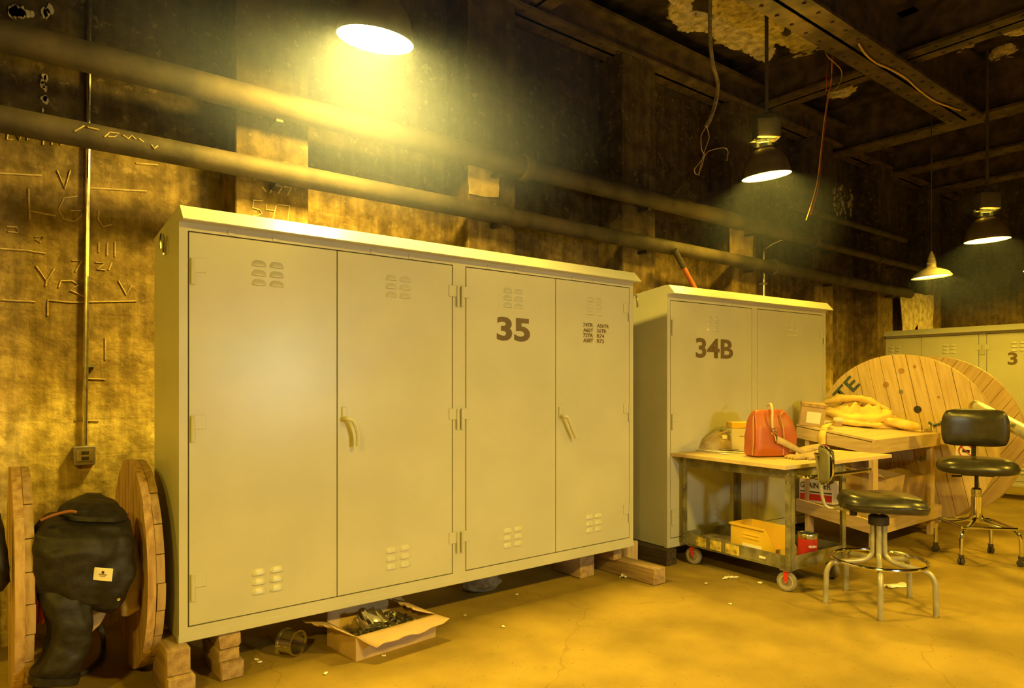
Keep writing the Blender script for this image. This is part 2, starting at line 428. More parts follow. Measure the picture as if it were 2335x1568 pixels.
def wall_flakes(px_pts, v, n, size, seed):
    rnd = random.Random(seed); m = MB(); xs = [p[0] for p in px_pts]; ys = [p[1] for p in px_pts]
    for _ in range(n):
        c = on_v(rnd.uniform(min(xs), max(xs)), rnd.gauss((min(ys)+max(ys))/2, (max(ys)-min(ys))/4), v); k = rnd.randint(5, 8); R = size*rnd.uniform(.4, 1.3)
        pts = [(c.x+R*.6*rnd.uniform(.6, 1.2)*math.cos(2*PI*i/k), c.z+R*rnd.uniform(.6, 1.2)*math.sin(2*PI*i/k)) for i in range(k)]
        m.prism(pts, lambda a, b: (a, v+.002, b), lambda a, b: (a, v-.006, b))
    o = m.build('paint_flakes', PLASTER, wall_b, smooth=False); o['kind'] = 'stuff'
PATCH = mat('worn_patch', (.36, .26, .10), .9, 0, .3, 9, bump=.4)
wall_patch([(2052, 676), (2090, 668), (2128, 674), (2126, 790), (2098, 800), (2092, 740), (2078, 760), (2060, 800), (2056, 720)], 4.25, PLASTER, seed=1)
wall_patch([(1068, 372), (1138, 386), (1136, 450), (1070, 442)], 4.247, PATCH, seed=2)
wall_patch([(1664, 520), (1716, 528), (1716, 600), (1664, 590)], 4.247, PATCH, seed=4)
wall_flakes([(1890, 415), (1945, 500)], 4.545, 70, .035, 3)
wall_flakes([(1990, 400), (2010, 490)], 4.545, 18, .03, 5)
wall_flakes([(95, 150), (108, 270)], 4.545, 14, .02, 6)
wall_flakes([(20, 22), (120, 40)], 4.545, 16, .03, 8)
# ------------------------------------------------------------------ pipes along the wall
def wall_pipe(label, v, z, r, u0, u1, fl=()):
    t = thing('wall_pipe', label, 'pipe', (u0, v, z))
    MB().cyl((0, 0, 0), (u1-u0, 0, 0), r, 20).build('pipe', PIPEM, t)
    for u in fl: MB().cyl((u-u0-.035, 0, 0), (u-u0+.035, 0, 0), r*1.35, 20).build('coupling', PIPEM, t)
    for k in range(-3, 7):
        u = 1.44+1.69*k
        if u0 < u < u1: MB().box((u-u0-.02, 0, -r-.02), (u-u0+.02, 4.26-v, -r+.005)).build('bracket', IRON, t)
    return t
wall_pipe('thick sooty pipe running high along the wall ending in a flange', 4.12, 3.09, .078, U0+.01, 7.72, (3.35, 7.66))
wall_pipe('thin pipe carrying on along the wall beyond the flanged pipe end', 4.12, 3.07, .045, 7.735, U1-.01, (9.4,))
low_pipe = wall_pipe('sooty pipe running along the wall just above the cabinets', 4.14, 2.69, .065, U0+.01, 10.4, (6.9,))
wall_pipe('rusty small pipe highest on the wall, over the peeling corner', 4.16, 3.44, .04, 7.40, 10.3)
for st in [[(170, 299), (192, 286)], [(200, 290), (226, 296)], [(238, 312), (250, 301)], [(252, 302), (272, 304), (262, 312), (246, 311)], [(280, 308), (292, 316), (300, 309), (310, 318)], [(316, 316), (328, 324)], [(345, 330), (352, 338), (360, 332)]]:
    MB().tube([on_v(x, y, 4.076)-low_pipe.location for x, y in st], .004, 5).build('chalk_stroke', CHALK, low_pipe)

# conduit and outlet on the wall at the left
t = thing('wall_outlet', 'electrical outlet box at the end of a thin vertical wall conduit', 'outlet', (.472, 4.545, 1.0))
MB().tube([(.035, -.02, 3.3), (.02, -.02, 1.5), (.005, -.022, .05)], .0125, 10).build('conduit', GALV, t)
MB().box((-.052, -.055, -.052), (.052, .005, .055), .004).build('box', STEEL, t)
MB().box((-.036, -.060, -.030), (.040, -.054, .038), .003).build('cover_plate', GALV, t)
for z in (.018, -.012): MB().box((-.016, -.0625, z-.010), (.020, -.0595, z+.010), .002).build('socket', IRON, t)
MB().box((.0, -.03, .5), (.055, .0, .515)).build('clip', STEEL, t)

# thin conduit and orange pole showing over the middle cabinet
p0 = on_v(1742, 700, 4.20); p1 = on_v(1742, 575, 4.20)
t = thing('thin_conduit', 'thin bent conduit rising behind the cabinet marked 34B', 'conduit', (p0.x, 4.20, 0))
MB().tube(smooth_path([(0, 0, .02), (0, 0, 2.2), (0, 0, p1.z-.05), (.05, -.0, p1.z+.06), (.20, -.04, p1.z+.14), (.34, -.07, p1.z+.19)]), .013, 8).build('tube', GALV, t)
MB().box((-.03, -.02, 2.5), (.03, .05, 2.52)).build('clip', STEEL, t)
a, b = on_v(1538, 570, 4.045), on_v(1590, 668, 4.045)
d = (b-a)/(a.z-b.z); e = b + d*b.z
t = thing('leaning_pole', 'long orange pole with dark tip leaning behind the cabinets', 'pole', (e.x, e.y, 0))
q = a + d*(a.z-(on_v(1561, 610, 4.045).z)) - e
MB().tube([(0, 0, .02), q], .022, 10).build('shaft', mat('orange_paint', (.42, .10, .03), .6, 0, .2), t)
MB().tube([q, a-e], .027, 10).build('tip', IRON, t)

# ------------------------------------------------------------------ lamps
def make_lamp(name, label, pos, group, st, tilt=(0, 0), top=ZC, R=.21, dz=.115, dr=.62, col=LAMP_COL):
    t = thing(name, label, 'lamp', (pos[0], pos[1], pos[2]), 0, group)
    rot = Matrix.Rotation(-math.atan2(RS, RC), 4, 'Z') @ Matrix.Rotation(tilt[0], 4, 'Y') @ Matrix.Rotation(tilt[1], 4, 'X')
    rot = rot.to_3x3()
    prof = [(R, 0), (R*1.0, .012), (R*.96, .05), (R*.86, .12), (R*.70, .18), (R*.50, .22), (R*.40, .235)]
    inner = [(R*.38, .225), (R*.49, .208), (R*.69, .17), (R*.85, .112), (R*.94, .045), (R*.985, .0)]
    MB().lathe(prof, m=rot, seg=32).build('reflector', ENAMEL, t)
    MB().lathe([(R, 0), (R*.985, .0)]+inner[::-1][1:], m=rot, seg=32).build('reflector_lining', LINING, t)
    g = MB(); r = g.ring([rot @ Vector((R*dr*math.cos(2*PI*k/32), R*dr*math.sin(2*PI*k/32), dz)) for k in range(32)]); g.cap(r)
    g.build('diffuser', bulb(st/dr**2, col), t)
    MB().lathe([(R*.40, .232), (R*.40, .250), (R*.37, .250), (R*.37, .232)], m=rot, seg=20).build('collar', GALV, t)
    g = MB()
    for sx in (-1, 1):
        g.box((sx*.055-.012, -.012, .235), (sx*.055+.012, .012, .315), m=rot.to_4x4()); g.box((min(sx*.03, sx*.115), -.03, .312), (max(sx*.03, sx*.115), .03, .322), m=rot.to_4x4())
    g.box((-.06, -.025, .30), (.06, .025, .312), m=rot.to_4x4())
    g.build('bracket', GALV, t)
    zc = .32
    rz = Matrix.Rotation(-math.atan2(RS, RC), 4, 'Z')
    MB().box((-.105, -.07, .325), (.105, .07, .50), .008, m=rz).build('ballast_box', PIPEM, t)
    MB().lathe([(.06, .50), (.05, .54), (.02, .56)], seg=12).build('cap', IRON, t)
    MB().cyl((0, 0, .54), (0, 0, top-pos[2]-.002), .016, 10).build('stem', PIPEM, t)
    return t
GL = 'reflector lamps hanging in the row over the cabinets'
make_lamp('pendant_lamp', 'large glowing reflector lamp hanging over the cabinet marked 35', at_d(856, 92, 3.74), None, 460, (math.radians(7), math.radians(7)), dz=.03, dr=.9, col=(1.0, .68, .09))
make_lamp('pendant_lamp', 'reflector lamp glowing above the cabinet marked 34B', at_d(1748, 402, 6.05), None, 190, (math.radians(-7), math.radians(4)))
make_lamp('pendant_lamp', 'reflector lamp on a pale stem above the drafting chair', at_d(2251, 548, 7.25), None, 80, (math.radians(-3), math.radians(1)))
for u, v, st in ((-2.1, -1.1, 700), (2.5, -1.1, 640), (5.8, -1.1, 420), (8.6, -1.1, 130), (-2.1, 3.3, 150)):
    make_lamp('pendant_lamp', 'reflector lamp of the second row, hanging out over the open floor', (u, v, 3.4), 'lamps of the second row', st, dz=.02, dr=.92)
make_lamp('pendant_lamp', 'reflector lamp hanging behind the far cabinet near the end wall', at_d(2378, 615, 9.0), None, 160, dz=.02, dr=.92)
# small cone lamp
p = at_d(2124, 632, 7.8)
t = thing('cone_lamp', 'small white enamel cone lamp hanging on a thin cord', 'lamp', p)
rt = Matrix.Rotation(-math.atan2(RS, RC), 3, 'Z') @ Matrix.Rotation(math.radians(-4), 3, 'Y')
MB().lathe([(.205, 0), (.205, .012), (.17, .055), (.10, .09), (.055, .105), (.05, .10), (.10, .08), (.165, .045), (.198, .0)], m=rt, seg=28).build('shade', WENAMEL, t)
g = MB(); r = g.ring([rt @ Vector((.19*math.cos(2*PI*k/28), .19*math.sin(2*PI*k/28), .014)) for k in range(28)]); g.cap(r); g.build('diffuser', bulb(60), t)
MB().lathe([(.055, .10), (.045, .15), (.05, .16), (.036, .20), (.04, .21), (.02, .27), (.006, .30)], seg=14).build('socket', WENAMEL, t)
MB().cyl((0, 0, .29), (0, 0, ZC-p.z-.002), .006, 6).build('cord', IRON, t)
# flood lamp on a stand beside the camera (its reflection shows on the cabinet door)
t = thing('work_light', 'flood lamp on a tripod standing well to the right of the camera', 'work light', (2.78, -1.30, 0))
MB().cyl((0, 0, .55), (0, 0, 1.42), .014, 10).build('pole', STEEL, t)
for k in range(3):
    aa = 2*PI*k/3+.4
    MB().tube([(0, 0, .62), (.38*math.cos(aa), .38*math.sin(aa), .01)], .01, 8).build('leg', STEEL, t)
fdir = Vector((1.16-2.78, 3.375+1.30, -.05)).normalized(); xx = fdir.cross(Vector((0, 0, 1))).normalized(); yy = xx.cross(fdir)
fm = Matrix((xx, fdir, yy)).transposed().to_4x4()
MB().box((-.15, -.10, -.11), (.15, -.004, .11), .01, m=Matrix.Translation((0, 0, 1.53)) @ fm).build('housing', IRON, t)
MB().box((-.13, -.004, -.09), (.13, .002, .09), m=Matrix.Translation((0, 0, 1.53)) @ fm).build('lens', BULB_W, t)

# ------------------------------------------------------------------ steel cabinets
def louver_mesh():
    g = MB(); n, k = 9, 6; W, Hh, dp = .072, .030, .011; rows = []
    for j in range(k):
        f = j/(k-1); z = Hh*(1-f); ww = W/2*(1-(1-math.sqrt(max(0, 1-(1-f)**2)))*.55)
        row = []
        for i in range(n):
            s_ = -1+2*i/(n-1); edge = max(0, 1-abs(s_)**5)
            row.append(g.bm.verts.new((s_*ww, -dp*math.sin(f*PI/2)*edge, z)))
        rows.append(row)
    for j in range(k-1):
        for i in range(n-1): g.bm.faces.new((rows[j][i], rows[j][i+1], rows[j+1][i+1], rows[j+1][i]))
    bot = [g.bm.verts.new((v.co.x, 0, 0)) for v in rows[-1]]
    for i in range(n-1): g.bm.faces.new((rows[-1][i], rows[-1][i+1], bot[i+1], bot[i]))
    o = g.build('louver', PAINT, sharp=50); me = o.data; bpy.data.objects.remove(o); return me
LOUV = louver_mesh()
def make_cabinet(label, loc, rz, W, H, D, doors, zd0, zd1, zl, zh, hinges, handles, clips):
    """doors: (x0,x1); local x along the front, y into the cabinet, z up from its base"""
    t = thing('steel_cabinet', label, 'cabinet', loc, rz)
    MB().box((0, .016, 0), (W, D, H), .003).build('body', PAINT, t, smooth=False)
    g = MB()
    g.box((0, 0, 0), (W, .018, zd0-.003)); g.box((0, 0, zd1+.003), (W, .018, H))
    xs = [0]+[x for d in doors for x in d]+[W]
    for i in range(0, len(xs), 2):
        if xs[i+1]-xs[i] > .02:
            a0 = xs[i] if i == 0 else xs[i]+.003; a1 = xs[i+1] if i == len(xs)-2 else xs[i+1]-.003
            g.box((a0, 0, zd0-.003), (a1, .018, zd1+.003))
    g.build('face_frame', PAINT, t, smooth=False)
    MB().box((0.002, .0125, zd0-.004), (W-.002, .0185, zd1+.004)).build('door_rebate', PAINT_SEAM, t, smooth=False)
    MB().box((-.004, -.006, -.004), (W+.004, .03, .03), .003).build('base_flange', PAINT, t, smooth=False)
    r = MB(); prof = [(-.078, H-.006), (-.080, H-.002), (-.016, H+.068), (.02, H+.070), (D+.01, H+.010), (D+.01, H-.004), (0, H-.002)]
    r.prism(prof, lambda a, b: (0.0, a, b), lambda a, b: (W, a, b)); r.build('roof', PAINT, t, smooth=False)
    for x in clips: MB().box((x-.018, -.004, zd1+.004), (x+.018, .002, zd1+.032), .002).build('roof_clip', PAINT, t, smooth=False)
    dobj = []
    for x0, x1 in doors:
        d = MB().box((x0+.0025, -.002, zd0+.0025), (x1-.0025, .013, zd1-.0025), .002).build('door', PAINT, t, smooth=False)
        xc = (x0+x1)/2
        for zc in zl:
            for r_ in range(3):
                for c_ in (-1, 1):
                    l = bpy.data.objects.new('louver', LOUV); C.objects.link(l); l.parent = d
                    l.location = (xc+c_*.043, -.0019, zc+(1-r_)*.046-.015)
        dobj.append(d)
    for x, sides in hinges:
        for z in zh:
            g = MB()
            for sd in sides:
                g.box((min(x+sd*.012, x+sd*.075), -.008, z-.033), (max(x+sd*.012, x+sd*.075), -.001, z+.033), .0015)
                g.cyl((x+sd*.016, -.010, z-.090), (x+sd*.016, -.010, z+.030), .009, 10)
            g.build('hinge', PAINT, t)
    for di, x, z, ang in handles:
        h = MB().box((x-.014, -.012, z-.035), (x+.014, -.001, z+.042), .004).build('handle_plate', PAINT, dobj[di])
        g = MB(); c, s_ = math.cos(ang), math.sin(ang)
        pts = smooth_path([(x, -.008, z-.02), (x, -.05, z-.022), (x+.03*c, -.058, z-.035), (x+.05*c+.03*s_, -.058, z-.10), (x+.04*c+.10*s_, -.055, z-.165)], 5)
        g.tube(pts, [.012]*6+[.011]*5+[.012]*5+[.013]*(len(pts)-16), 8); g.build('handle', PAINT, dobj[di])
    return t, dobj
Z35 = .228
c35, d35 = make_cabinet('large grey steel cabinet stencilled 35, four doors, standing on timber blocks', (.72, 3.375, Z35), 0, 3.045, 1.918, .55,
    [(.040, .760), (.760, 1.477), (1.572, 2.288), (2.288, 3.002)], .064, 1.875, (.218, 1.717), (.272, 1.0, 1.723),
    [(.040, (1,)), (1.525, (-1, 1)), (3.012, (-1,))], [(1, .797, 1.015, .15), (3, 2.325, .985, .75)], (.23, .44, .97, 1.2, 1.75, 1.95, 2.45, 2.65))
text_obj('stencil_number', '35', INK, .267, .150, (2.52-.72, -.0032, 1.673-Z35), d35[2], .035)
for i, (ca_, cb_) in enumerate((('74TR', 'A56TR'), ('A60T', '56TR'), ('72TR', 'R74'), ('A58T', 'R72'))):
    zz = 1.691-Z35+.0355*(3-i)
    text_obj('stencil_code', ca_, INK, .024*len(ca_), .027, (3.257-.72, -.0032, zz), d35[3], .035)
    text_obj('stencil_code', cb_, INK, .024*len(cb_), .027, (3.257-.72+.132, -.0032, zz), d35[3], .035)
for x in (-.012, 3.057):
    MB().tube(smooth_path([(x, .26, 1.80), (x, .26, 1.87), (x+(.01 if x > 0 else -.01), .25, 1.895), (x+(.02 if x > 0 else -.02), .22, 1.87), (x+(.02 if x > 0 else -.02), .215, 1.82)] if x < 0 else [(x, .02, 1.70), (x, .02, 1.80), (x+.02, .01, 1.825), (x+.03, -.0, 1.80), (x+.035, 0, 1.74)], 4), .008, 8).build('lifting_hook', GALV, c35)
Z34 = .127
c34, d34 = make_cabinet('grey steel cabinet stencilled 34B with two doors, behind the cart', (4.24, 3.45, Z34), math.radians(-3.96), 2.17, 1.985, .55,
    [(.036, 1.046), (1.125, 2.121)], .07, 1.935, (.229, 1.776), (.262, 1.01, 1.75), [(.036, (1,)), (2.150, (-1,))], [], (.3, .8, 1.4, 1.9))
text_obj('stencil_number', '34B', INK, .466, .165, (.327, -.0032, 1.617-Z34), d34[0], .03)
c33, d33 = make_cabinet('far grey steel cabinet across the end of the room, behind the big reel', (9.9, 4.50, .17), -PI/2, 2.82, 1.90, .55,
    [(.035, .70), (.70, 1.365), (1.45, 2.11), (2.11, 2.785)], .06, 1.865, (.218, 1.70), (.272, 1.0, 1.70), [(.036, (1,)), (1.407, (-1, 1)), (2.79, (-1,))], [(1, .735, 1.0, .15), (3, 2.145, 1.0, .15)], (.3, 1.0, 1.7, 2.4))
p = on_u(2298, 832, 9.9); q = on_u(2298, 803, 9.9)
text_obj('stencil_number', '3', INK, .10, q.z-p.z, (4.50-p.y, -.0032, p.z-.17), d33[2], .03)

# ------------------------------------------------------------------ timber blocks
def block(label, a, b, mt=OLDWOOD, rz=0., bev=.008, group=None, seed=0):
    a, b = Vector(a), Vector(b); c = (a+b)/2; h = (b-a)/2
    m = MB().box(-h, h, bev, seg=2)
    rnd = random.Random(seed)
    for v in m.bm.verts: v.co += Vector((rnd.uniform(-.003, .003), rnd.uniform(-.003, .003), 0))
    o = m.build('timber_block', mt); o.location = c; o.rotation_euler = (0, 0, rz)
    return tag(o, label, 'timber block', group)
block('lower timber block under the left corner of cabinet 35', (.655, 3.27, 0), (.765, 3.62, .108), seed=1)
block('upper timber block under the left corner of cabinet 35', (.655, 3.30, .109), (.752, 3.62, .224), seed=2)
block('bottom block of the stack of three under cabinet 35', (.90, 3.372, 0), (1.005, 3.70, .085), seed=3)
block('thin middle block of the stack of three under cabinet 35', (.895, 3.385, .086), (.992, 3.70, .140), seed=4)
block('rounded top block of the stack of three under cabinet 35', (.895, 3.390, .141), (1.0, 3.70, .2235), bev=.016, seed=5)
block('long timber lying under the right end of cabinet 35', (3.71, 3.13, 0), (3.83, 3.86, .112), bev=.006, seed=6)
block('small block on the long timber under cabinet 35', (3.66, 3.47, .113), (3.75, 3.62, .2235), seed=7)
block('upright block behind the long timber', (3.845, 3.50, 0), (3.96, 3.60, .215), PINE, seed=8)
block('square block in the shade under cabinet 35', (3.42, 3.57, 0), (3.56, 3.86, .2235), seed=9)
block('dark timber under the left end of cabinet 34B', (4.18, 3.405, 0), (4.30, 3.98, .1225), DARKWOOD, seed=10)
block('dark timber under the right end of cabinet 34B', (6.2, 3.40, 0), (6.32, 3.80, .1225), DARKWOOD, seed=11)
for i, v in enumerate((1.9, 4.3)):
    block('timber under the far cabinet, behind the big reel', (9.93, v, 0), (10.4, v+.12, .1655), DARKWOOD, group='timbers under the far cabinet', seed=12+i)
# concrete lump under the cabinet
g = MB(); bmesh.ops.create_icosphere(g.bm, subdivisions=3, radius=1)
for v in g.bm.verts:
    k = 1+.35*noise.noise(v.co*1.7); v.co = Vector((v.co.x*.15*k, v.co.y*.09*k, max(-.06, v.co.z*.07*k)))
o = g.build('rubble_lump', mat('rubble', (.25, .22, .16), .9, 0, .3, 25, bump=.5), loc=(2.72, 3.80, .06)); tag(o, 'grey lump of rubble lying under cabinet 35', 'rubble')

# ------------------------------------------------------------------ cable reels
def plank_disc(parent, R, th, x0, width, ang, hole=0.0, mt=OLDWOOD_Z, seed=0, name='plank'):
    """planks cut to a disc of radius R in the local YZ plane, thickness th from x0"""
    rnd = random.Random(seed); n = int(math.ceil(2*R/width)); a = -R; ca, sa = math.cos(ang), math.sin(ang)
    wd = 2*R/n
    for i in range(n):
        y0, y1 = -R+wd*i+.0022, -R+wd*(i+1)-.0022
        up = []
        for k in range(6):
            y = y0+(y1-y0)*k/5; up.append((y, math.sqrt(max(R*R-y*y, .0004))))
        poly = up+[(y, -z) for y, z in reversed(up)]
        jt = rnd.uniform(-.003, .003)
        m = MB(); m.prism(poly, lambda y, z: (x0+jt, y, z), lambda y, z: (x0+th+jt, y, z))
        o = m.build(name, mt, parent, smooth=False); o.rotation_euler = (ang, 0, 0)
def rim(m, R, x0, th): pass
# small reel by the wall
t = thing('cable_reel', 'wooden cable reel standing by the wall with a dark jacket over it', 'cable reel', (.15, 3.88, .512))
for i, (x0, nm) in enumerate(((-.035, 'flange'), (.445, 'flange'))):
    f = MB().lathe([(.10, x0+.0), (.10, x0+.07), (.04, x0+.07), (.04, x0)], m=Matrix.Rotation(PI/2, 3, 'Y'), seg=20)
    fo = f.build(nm, STEEL, t)
    plank_disc(fo, .51, .034, x0, .145, .0, seed=20+i); plank_disc(fo, .508, .034, x0+.036, .145, PI/2, seed=30+i, mt=OLDWOOD)
MB().cyl((.035, 0, 0), (.445, 0, 0), .18, 32).build('drum', OLDWOOD, t)
g = MB()
for L, R0 in enumerate((.19, .213)):
    for k in range(14): g.tube([(.05+.0285*k, R0*math.cos(2*PI*j/36), R0*math.sin(2*PI*j/36)) for j in range(36)], .0145, 6, closed=True)
o = g.build('wound_cable', ORANGE, t); o['kind'] = 'stuff'
# large reel on the right
t = thing('cable_reel', 'big pine cable reel with lettered flange behind the workbench', 'cable reel', (7.21, 2.98, .852))
fr = []
for i, (x0, sd, an) in enumerate(((0, 40, -.21), (.75, 50, .62))):
    fo = MB().lathe([(.035, x0-.004), (.11, x0-.004), (.11, x0+.0), (.035, x0+.0)], m=Matrix.Rotation(PI/2, 3, 'Y'), seg=24).build('flange', STEEL, t)
    plank_disc(fo, .85, .032, x0, .125, an, seed=sd, mt=PINE); plank_disc(fo, .848, .032, x0+.034, .125, an+PI/2, seed=sd+1, mt=PINE)
    fr.append(fo)
MB().cyl((.066, 0, 0), (.75, 0, 0), .42, 36).build('drum', PINE_X, t)
def reel_text(s, cx, cy, w, h, rot, fat, mt=BLUE):
    c = on_u(cx, cy, 7.206) - Vector((7.21, 2.98, .852))
    # facing -X: local x of the text runs towards -Y
    m3 = Matrix(((0, 1, 0), (-1, 0, 0), (0, 0, 1))) @ Matrix.Rotation(rot, 3, 'Y')
    o = text_obj('lettering', s, mt, w, h, Vector((-.0035, 0, 0))+Vector((0, c.y, c.z)) - m3 @ Vector((w/2, 0, h/2)), fr[0], fat, m=m3)
    return o
reel_text('TE', 1929, 888, .28, .15, math.radians(-47), .02)
reel_text('WAY', 2112, 1042, .16, .05, math.radians(-25), .0)
g = MB()
for st in ([(2118, 962), (2128, 970), (2150, 964), (2170, 962)], [(2148, 960), (2146, 968)]):
    g.tube([on_u(x, y, 7.206)-Vector((7.21, 2.98, .852)) for x, y in st], .012, 6)
g.build('paint_mark', BLUE, fr[0])
KNOT = mat('knot', (.34, .20, .07), .7, 0, .2, 30)
for (x, y, r, mt) in ((2092, 933, .035, IRON), (2054, 893, .022, STEEL), (2120, 1037, .02, BLUE), (2020, 877, .030, KNOT), (2055, 845, .026, KNOT), (2085, 835, .014, KNOT), (2140, 905, .012, KNOT)):
    c = on_u(x, y, 7.206)-Vector((7.21, 2.98, .852)); MB().cyl((-.004, c.y, c.z), (.0, c.y, c.z), r, 14).build('bolt' if mt is STEEL else 'knot', mt, fr[0])
c = on_u(2203, 1028, 7.206)-Vector((7.21, 2.98, .852))
pl_ = MB().box((-.006, c.y-.085, c.z-.085), (-.001, c.y+.085, c.z+.085)).build('sticker', WHITE, fr[0], smooth=False)
g = MB(); g.tube([(-.008, c.y+.058*math.cos(2*PI*k/24), c.z+.058*math.sin(2*PI*k/24)) for k in range(24)], .006, 5, closed=True)
g.tube([(-.008, c.y+.04, c.z+.04), (-.008, c.y-.04, c.z-.04)], .005, 5); g.build('prohibition_ring', REDP, fr[0])
MB().box((-.0085, c.y-.03, c.z-.012), (-.0065, c.y+.03, c.z+.012)).build('sign_mark', IRON, fr[0])

# ------------------------------------------------------------------ jacket and rags on the small reel
def px_rows(rows):
    out = []
    for y, xl, xr, v, dp in rows:
        a, b = on_v(xl, y, v), on_v(xr, y, v); c = (a+b)/2
        out.append((c, (b-a)/2, Vector((0, dp, 0))))
    return out
jk = thing('jacket', 'black nylon work jacket draped over the small cable reel', 'jacket', (.42, 3.55, 0))
def jpart(name, rows, mt=BLACKCLOTH, amp=.020, fs=9, pw=2.4, seed=0, seg=72):
    out = [(c-Vector((.42, 3.55, 0)), a, b) for c, a, b in px_rows(rows)]
    # subdivide rows
    rr = []
    for i in range(len(out)-1):
        for k in range(7):
            f = k/7; rr.append(tuple(out[i][j].lerp(out[i+1][j], f) for j in range(3)))
    rr.append(out[-1])
    return MB().loft(rr, seg, amp, fs, pw, seed).build(name, mt, jk, sharp=70)
jpart('body', [(1165, 150, 270, 3.66, .05), (1172, 108, 290, 3.60, .10), (1190, 92, 296, 3.53, .13), (1215, 76, 302, 3.49, .14), (1250, 69, 305, 3.47, .14), (1290, 69, 306, 3.46, .13), (1320, 70, 303, 3.45, .12), (1345, 76, 294, 3.45, .11), (1365, 96, 283, 3.44, .09), (1380, 170, 272, 3.43, .06), (1392, 225, 262, 3.43, .03)], seed=1, pw=2.8)
jpart('collar', [(1124, 195, 236, 3.66, .02), (1132, 178, 245, 3.64, .06), (1142, 158, 268, 3.60, .09), (1155, 144, 280, 3.57, .11), (1170, 136, 285, 3.55, .12), (1182, 150, 282, 3.52, .10), (1192, 170, 270, 3.50, .06)], seed=4, pw=2.5)
jpart('sleeve', [(1235, 98, 165, 3.505, .05), (1300, 84, 198, 3.46, .08), (1370, 94, 212, 3.42, .085), (1410, 106, 209, 3.41, .085), (1450, 110, 203, 3.40, .08), (1490, 98, 196, 3.40, .08), (1522, 80, 186, 3.40, .075), (1538, 72, 178, 3.40, .065)], seed=8, pw=3.2)
jpart('cuff', [(1534, 68, 184, 3.40, .078), (1552, 62, 178, 3.40, .075)], amp=.004, seed=9, pw=3.2)
# orange-brown piping on the shoulder, sewn-on patch, snaps
g = MB(); g.tube(smooth_path([on_v(x, y, 3.42)-Vector((.42, 3.55, 0)) for x, y in ((92, 1186), (110, 1178), (135, 1170), (160, 1165), (175, 1167))]), .006, 6); g.build('shoulder_piping', mat('brown_piping', (.25, .09, .03), .7), jk)
pc = on_v(235, 1309, 3.315)-Vector((.42, 3.55, 0))
g = MB(); g.box((-.038, -.0025, -.027), (.038, .0025, .027), .002); lb = g.build('label_patch', WHITE, jk); lb.location = pc; lb.rotation_euler = (0, math.radians(6), math.radians(-34))
MB().cyl((0, -.0034, .009), (0, -.0024, .009), .006, 12).build('emblem', IRON, lb)
g = MB(); g.box((-.016, -.0034, -.003), (.016, -.0024, .002)); g.box((-.011, -.0034, -.009), (.011, -.0024, -.006)); g.build('print', STEEL, lb)
for x, y, v in ((289, 1326, 3.40), (270, 1366, 3.36), (255, 1384, 3.385), (120, 1529, 3.36)):
    q = on_v(x, y, v)-Vector((.42, 3.55, 0))
    MB().lathe([(.001, -.004), (.006, -.004), (.009, 0), (.009, .004)], c=q, m=Matrix.Rotation(-PI/2, 3, 'X'), seg=12).build('snap', CHROME, jk)
# tan cloths hanging behind the jacket
def rag(label, rows, mt, amp, seed, name='cloth', cat='cloth'):
    r0 = px_rows(rows); o0 = Vector(r0[-1][0]); rr = []
    for i in range(len(r0)-1):
        for k in range(4):
            f = k/4; c, a, b = (r0[i][j].lerp(r0[i+1][j], f) for j in range(3)); rr.append((c-o0, a, b))
    c, a, b = r0[-1]; rr.append((c-o0, a, b))
    o = MB().loft(rr, 28, amp, 9, 2.2, seed).build(name, mt, sharp=70); o.location = o0
    return tag(o, label, cat)
rag('tan cloth hanging inside the right flange behind the jacket', [(1230, 296, 312, 3.60, .03), (1290, 286, 322, 3.58, .04), (1330, 280, 322, 3.57, .04), (1365, 272, 316, 3.56, .04), (1385, 272, 318, 3.55, .035), (1402, 274, 292, 3.55, .02)], TAN, .008, 3)
rag('torn tan paper hanging below the jacket', [(1375, 204, 240, 3.55, .010), (1400, 202, 240, 3.53, .012), (1425, 198, 226, 3.52, .010), (1450, 191, 198, 3.52, .006)], TAN, .004, 5)
rag('dark cloth hanging on the outer side of the small reel', [(1170, -25, 2, 3.62, .05), (1220, -30, 12, 3.56, .07), (1290, -30, 25, 3.53, .07), (1325, -26, 26, 3.53, .05), (1345, -20, 8, 3.53, .03)], BLACKCLOTH, .012, 6)
# black hose looped on the floor
g = MB(); g.tube(smooth_path([on_z(x, y, .02) for x, y in ((62, 1556), (100, 1560), (150, 1552), (196, 1530), (228, 1500), (236, 1470))] + [on_v(232, 1440, 3.60), on_v(225, 1425, 3.62)], 6), .012, 8)
o = g.build('hose', RUBBER); tag(o, 'black hose looping over the floor below the jacket', 'hose')
g = MB(); g.tube([on_v(78, 1290, 3.50), on_v(100, 1365, 3.46), on_v(118, 1450, 3.42)], .009, 8); g.tube([on_v(66, 1392, 3.50), on_v(112, 1378, 3.50)], .008, 8)
o = g.build('metal_rod', IRON); tag(o, 'thin dark metal frame leaning behind the jacket sleeve', 'metal rod')
bpy.data.objects.remove(o)

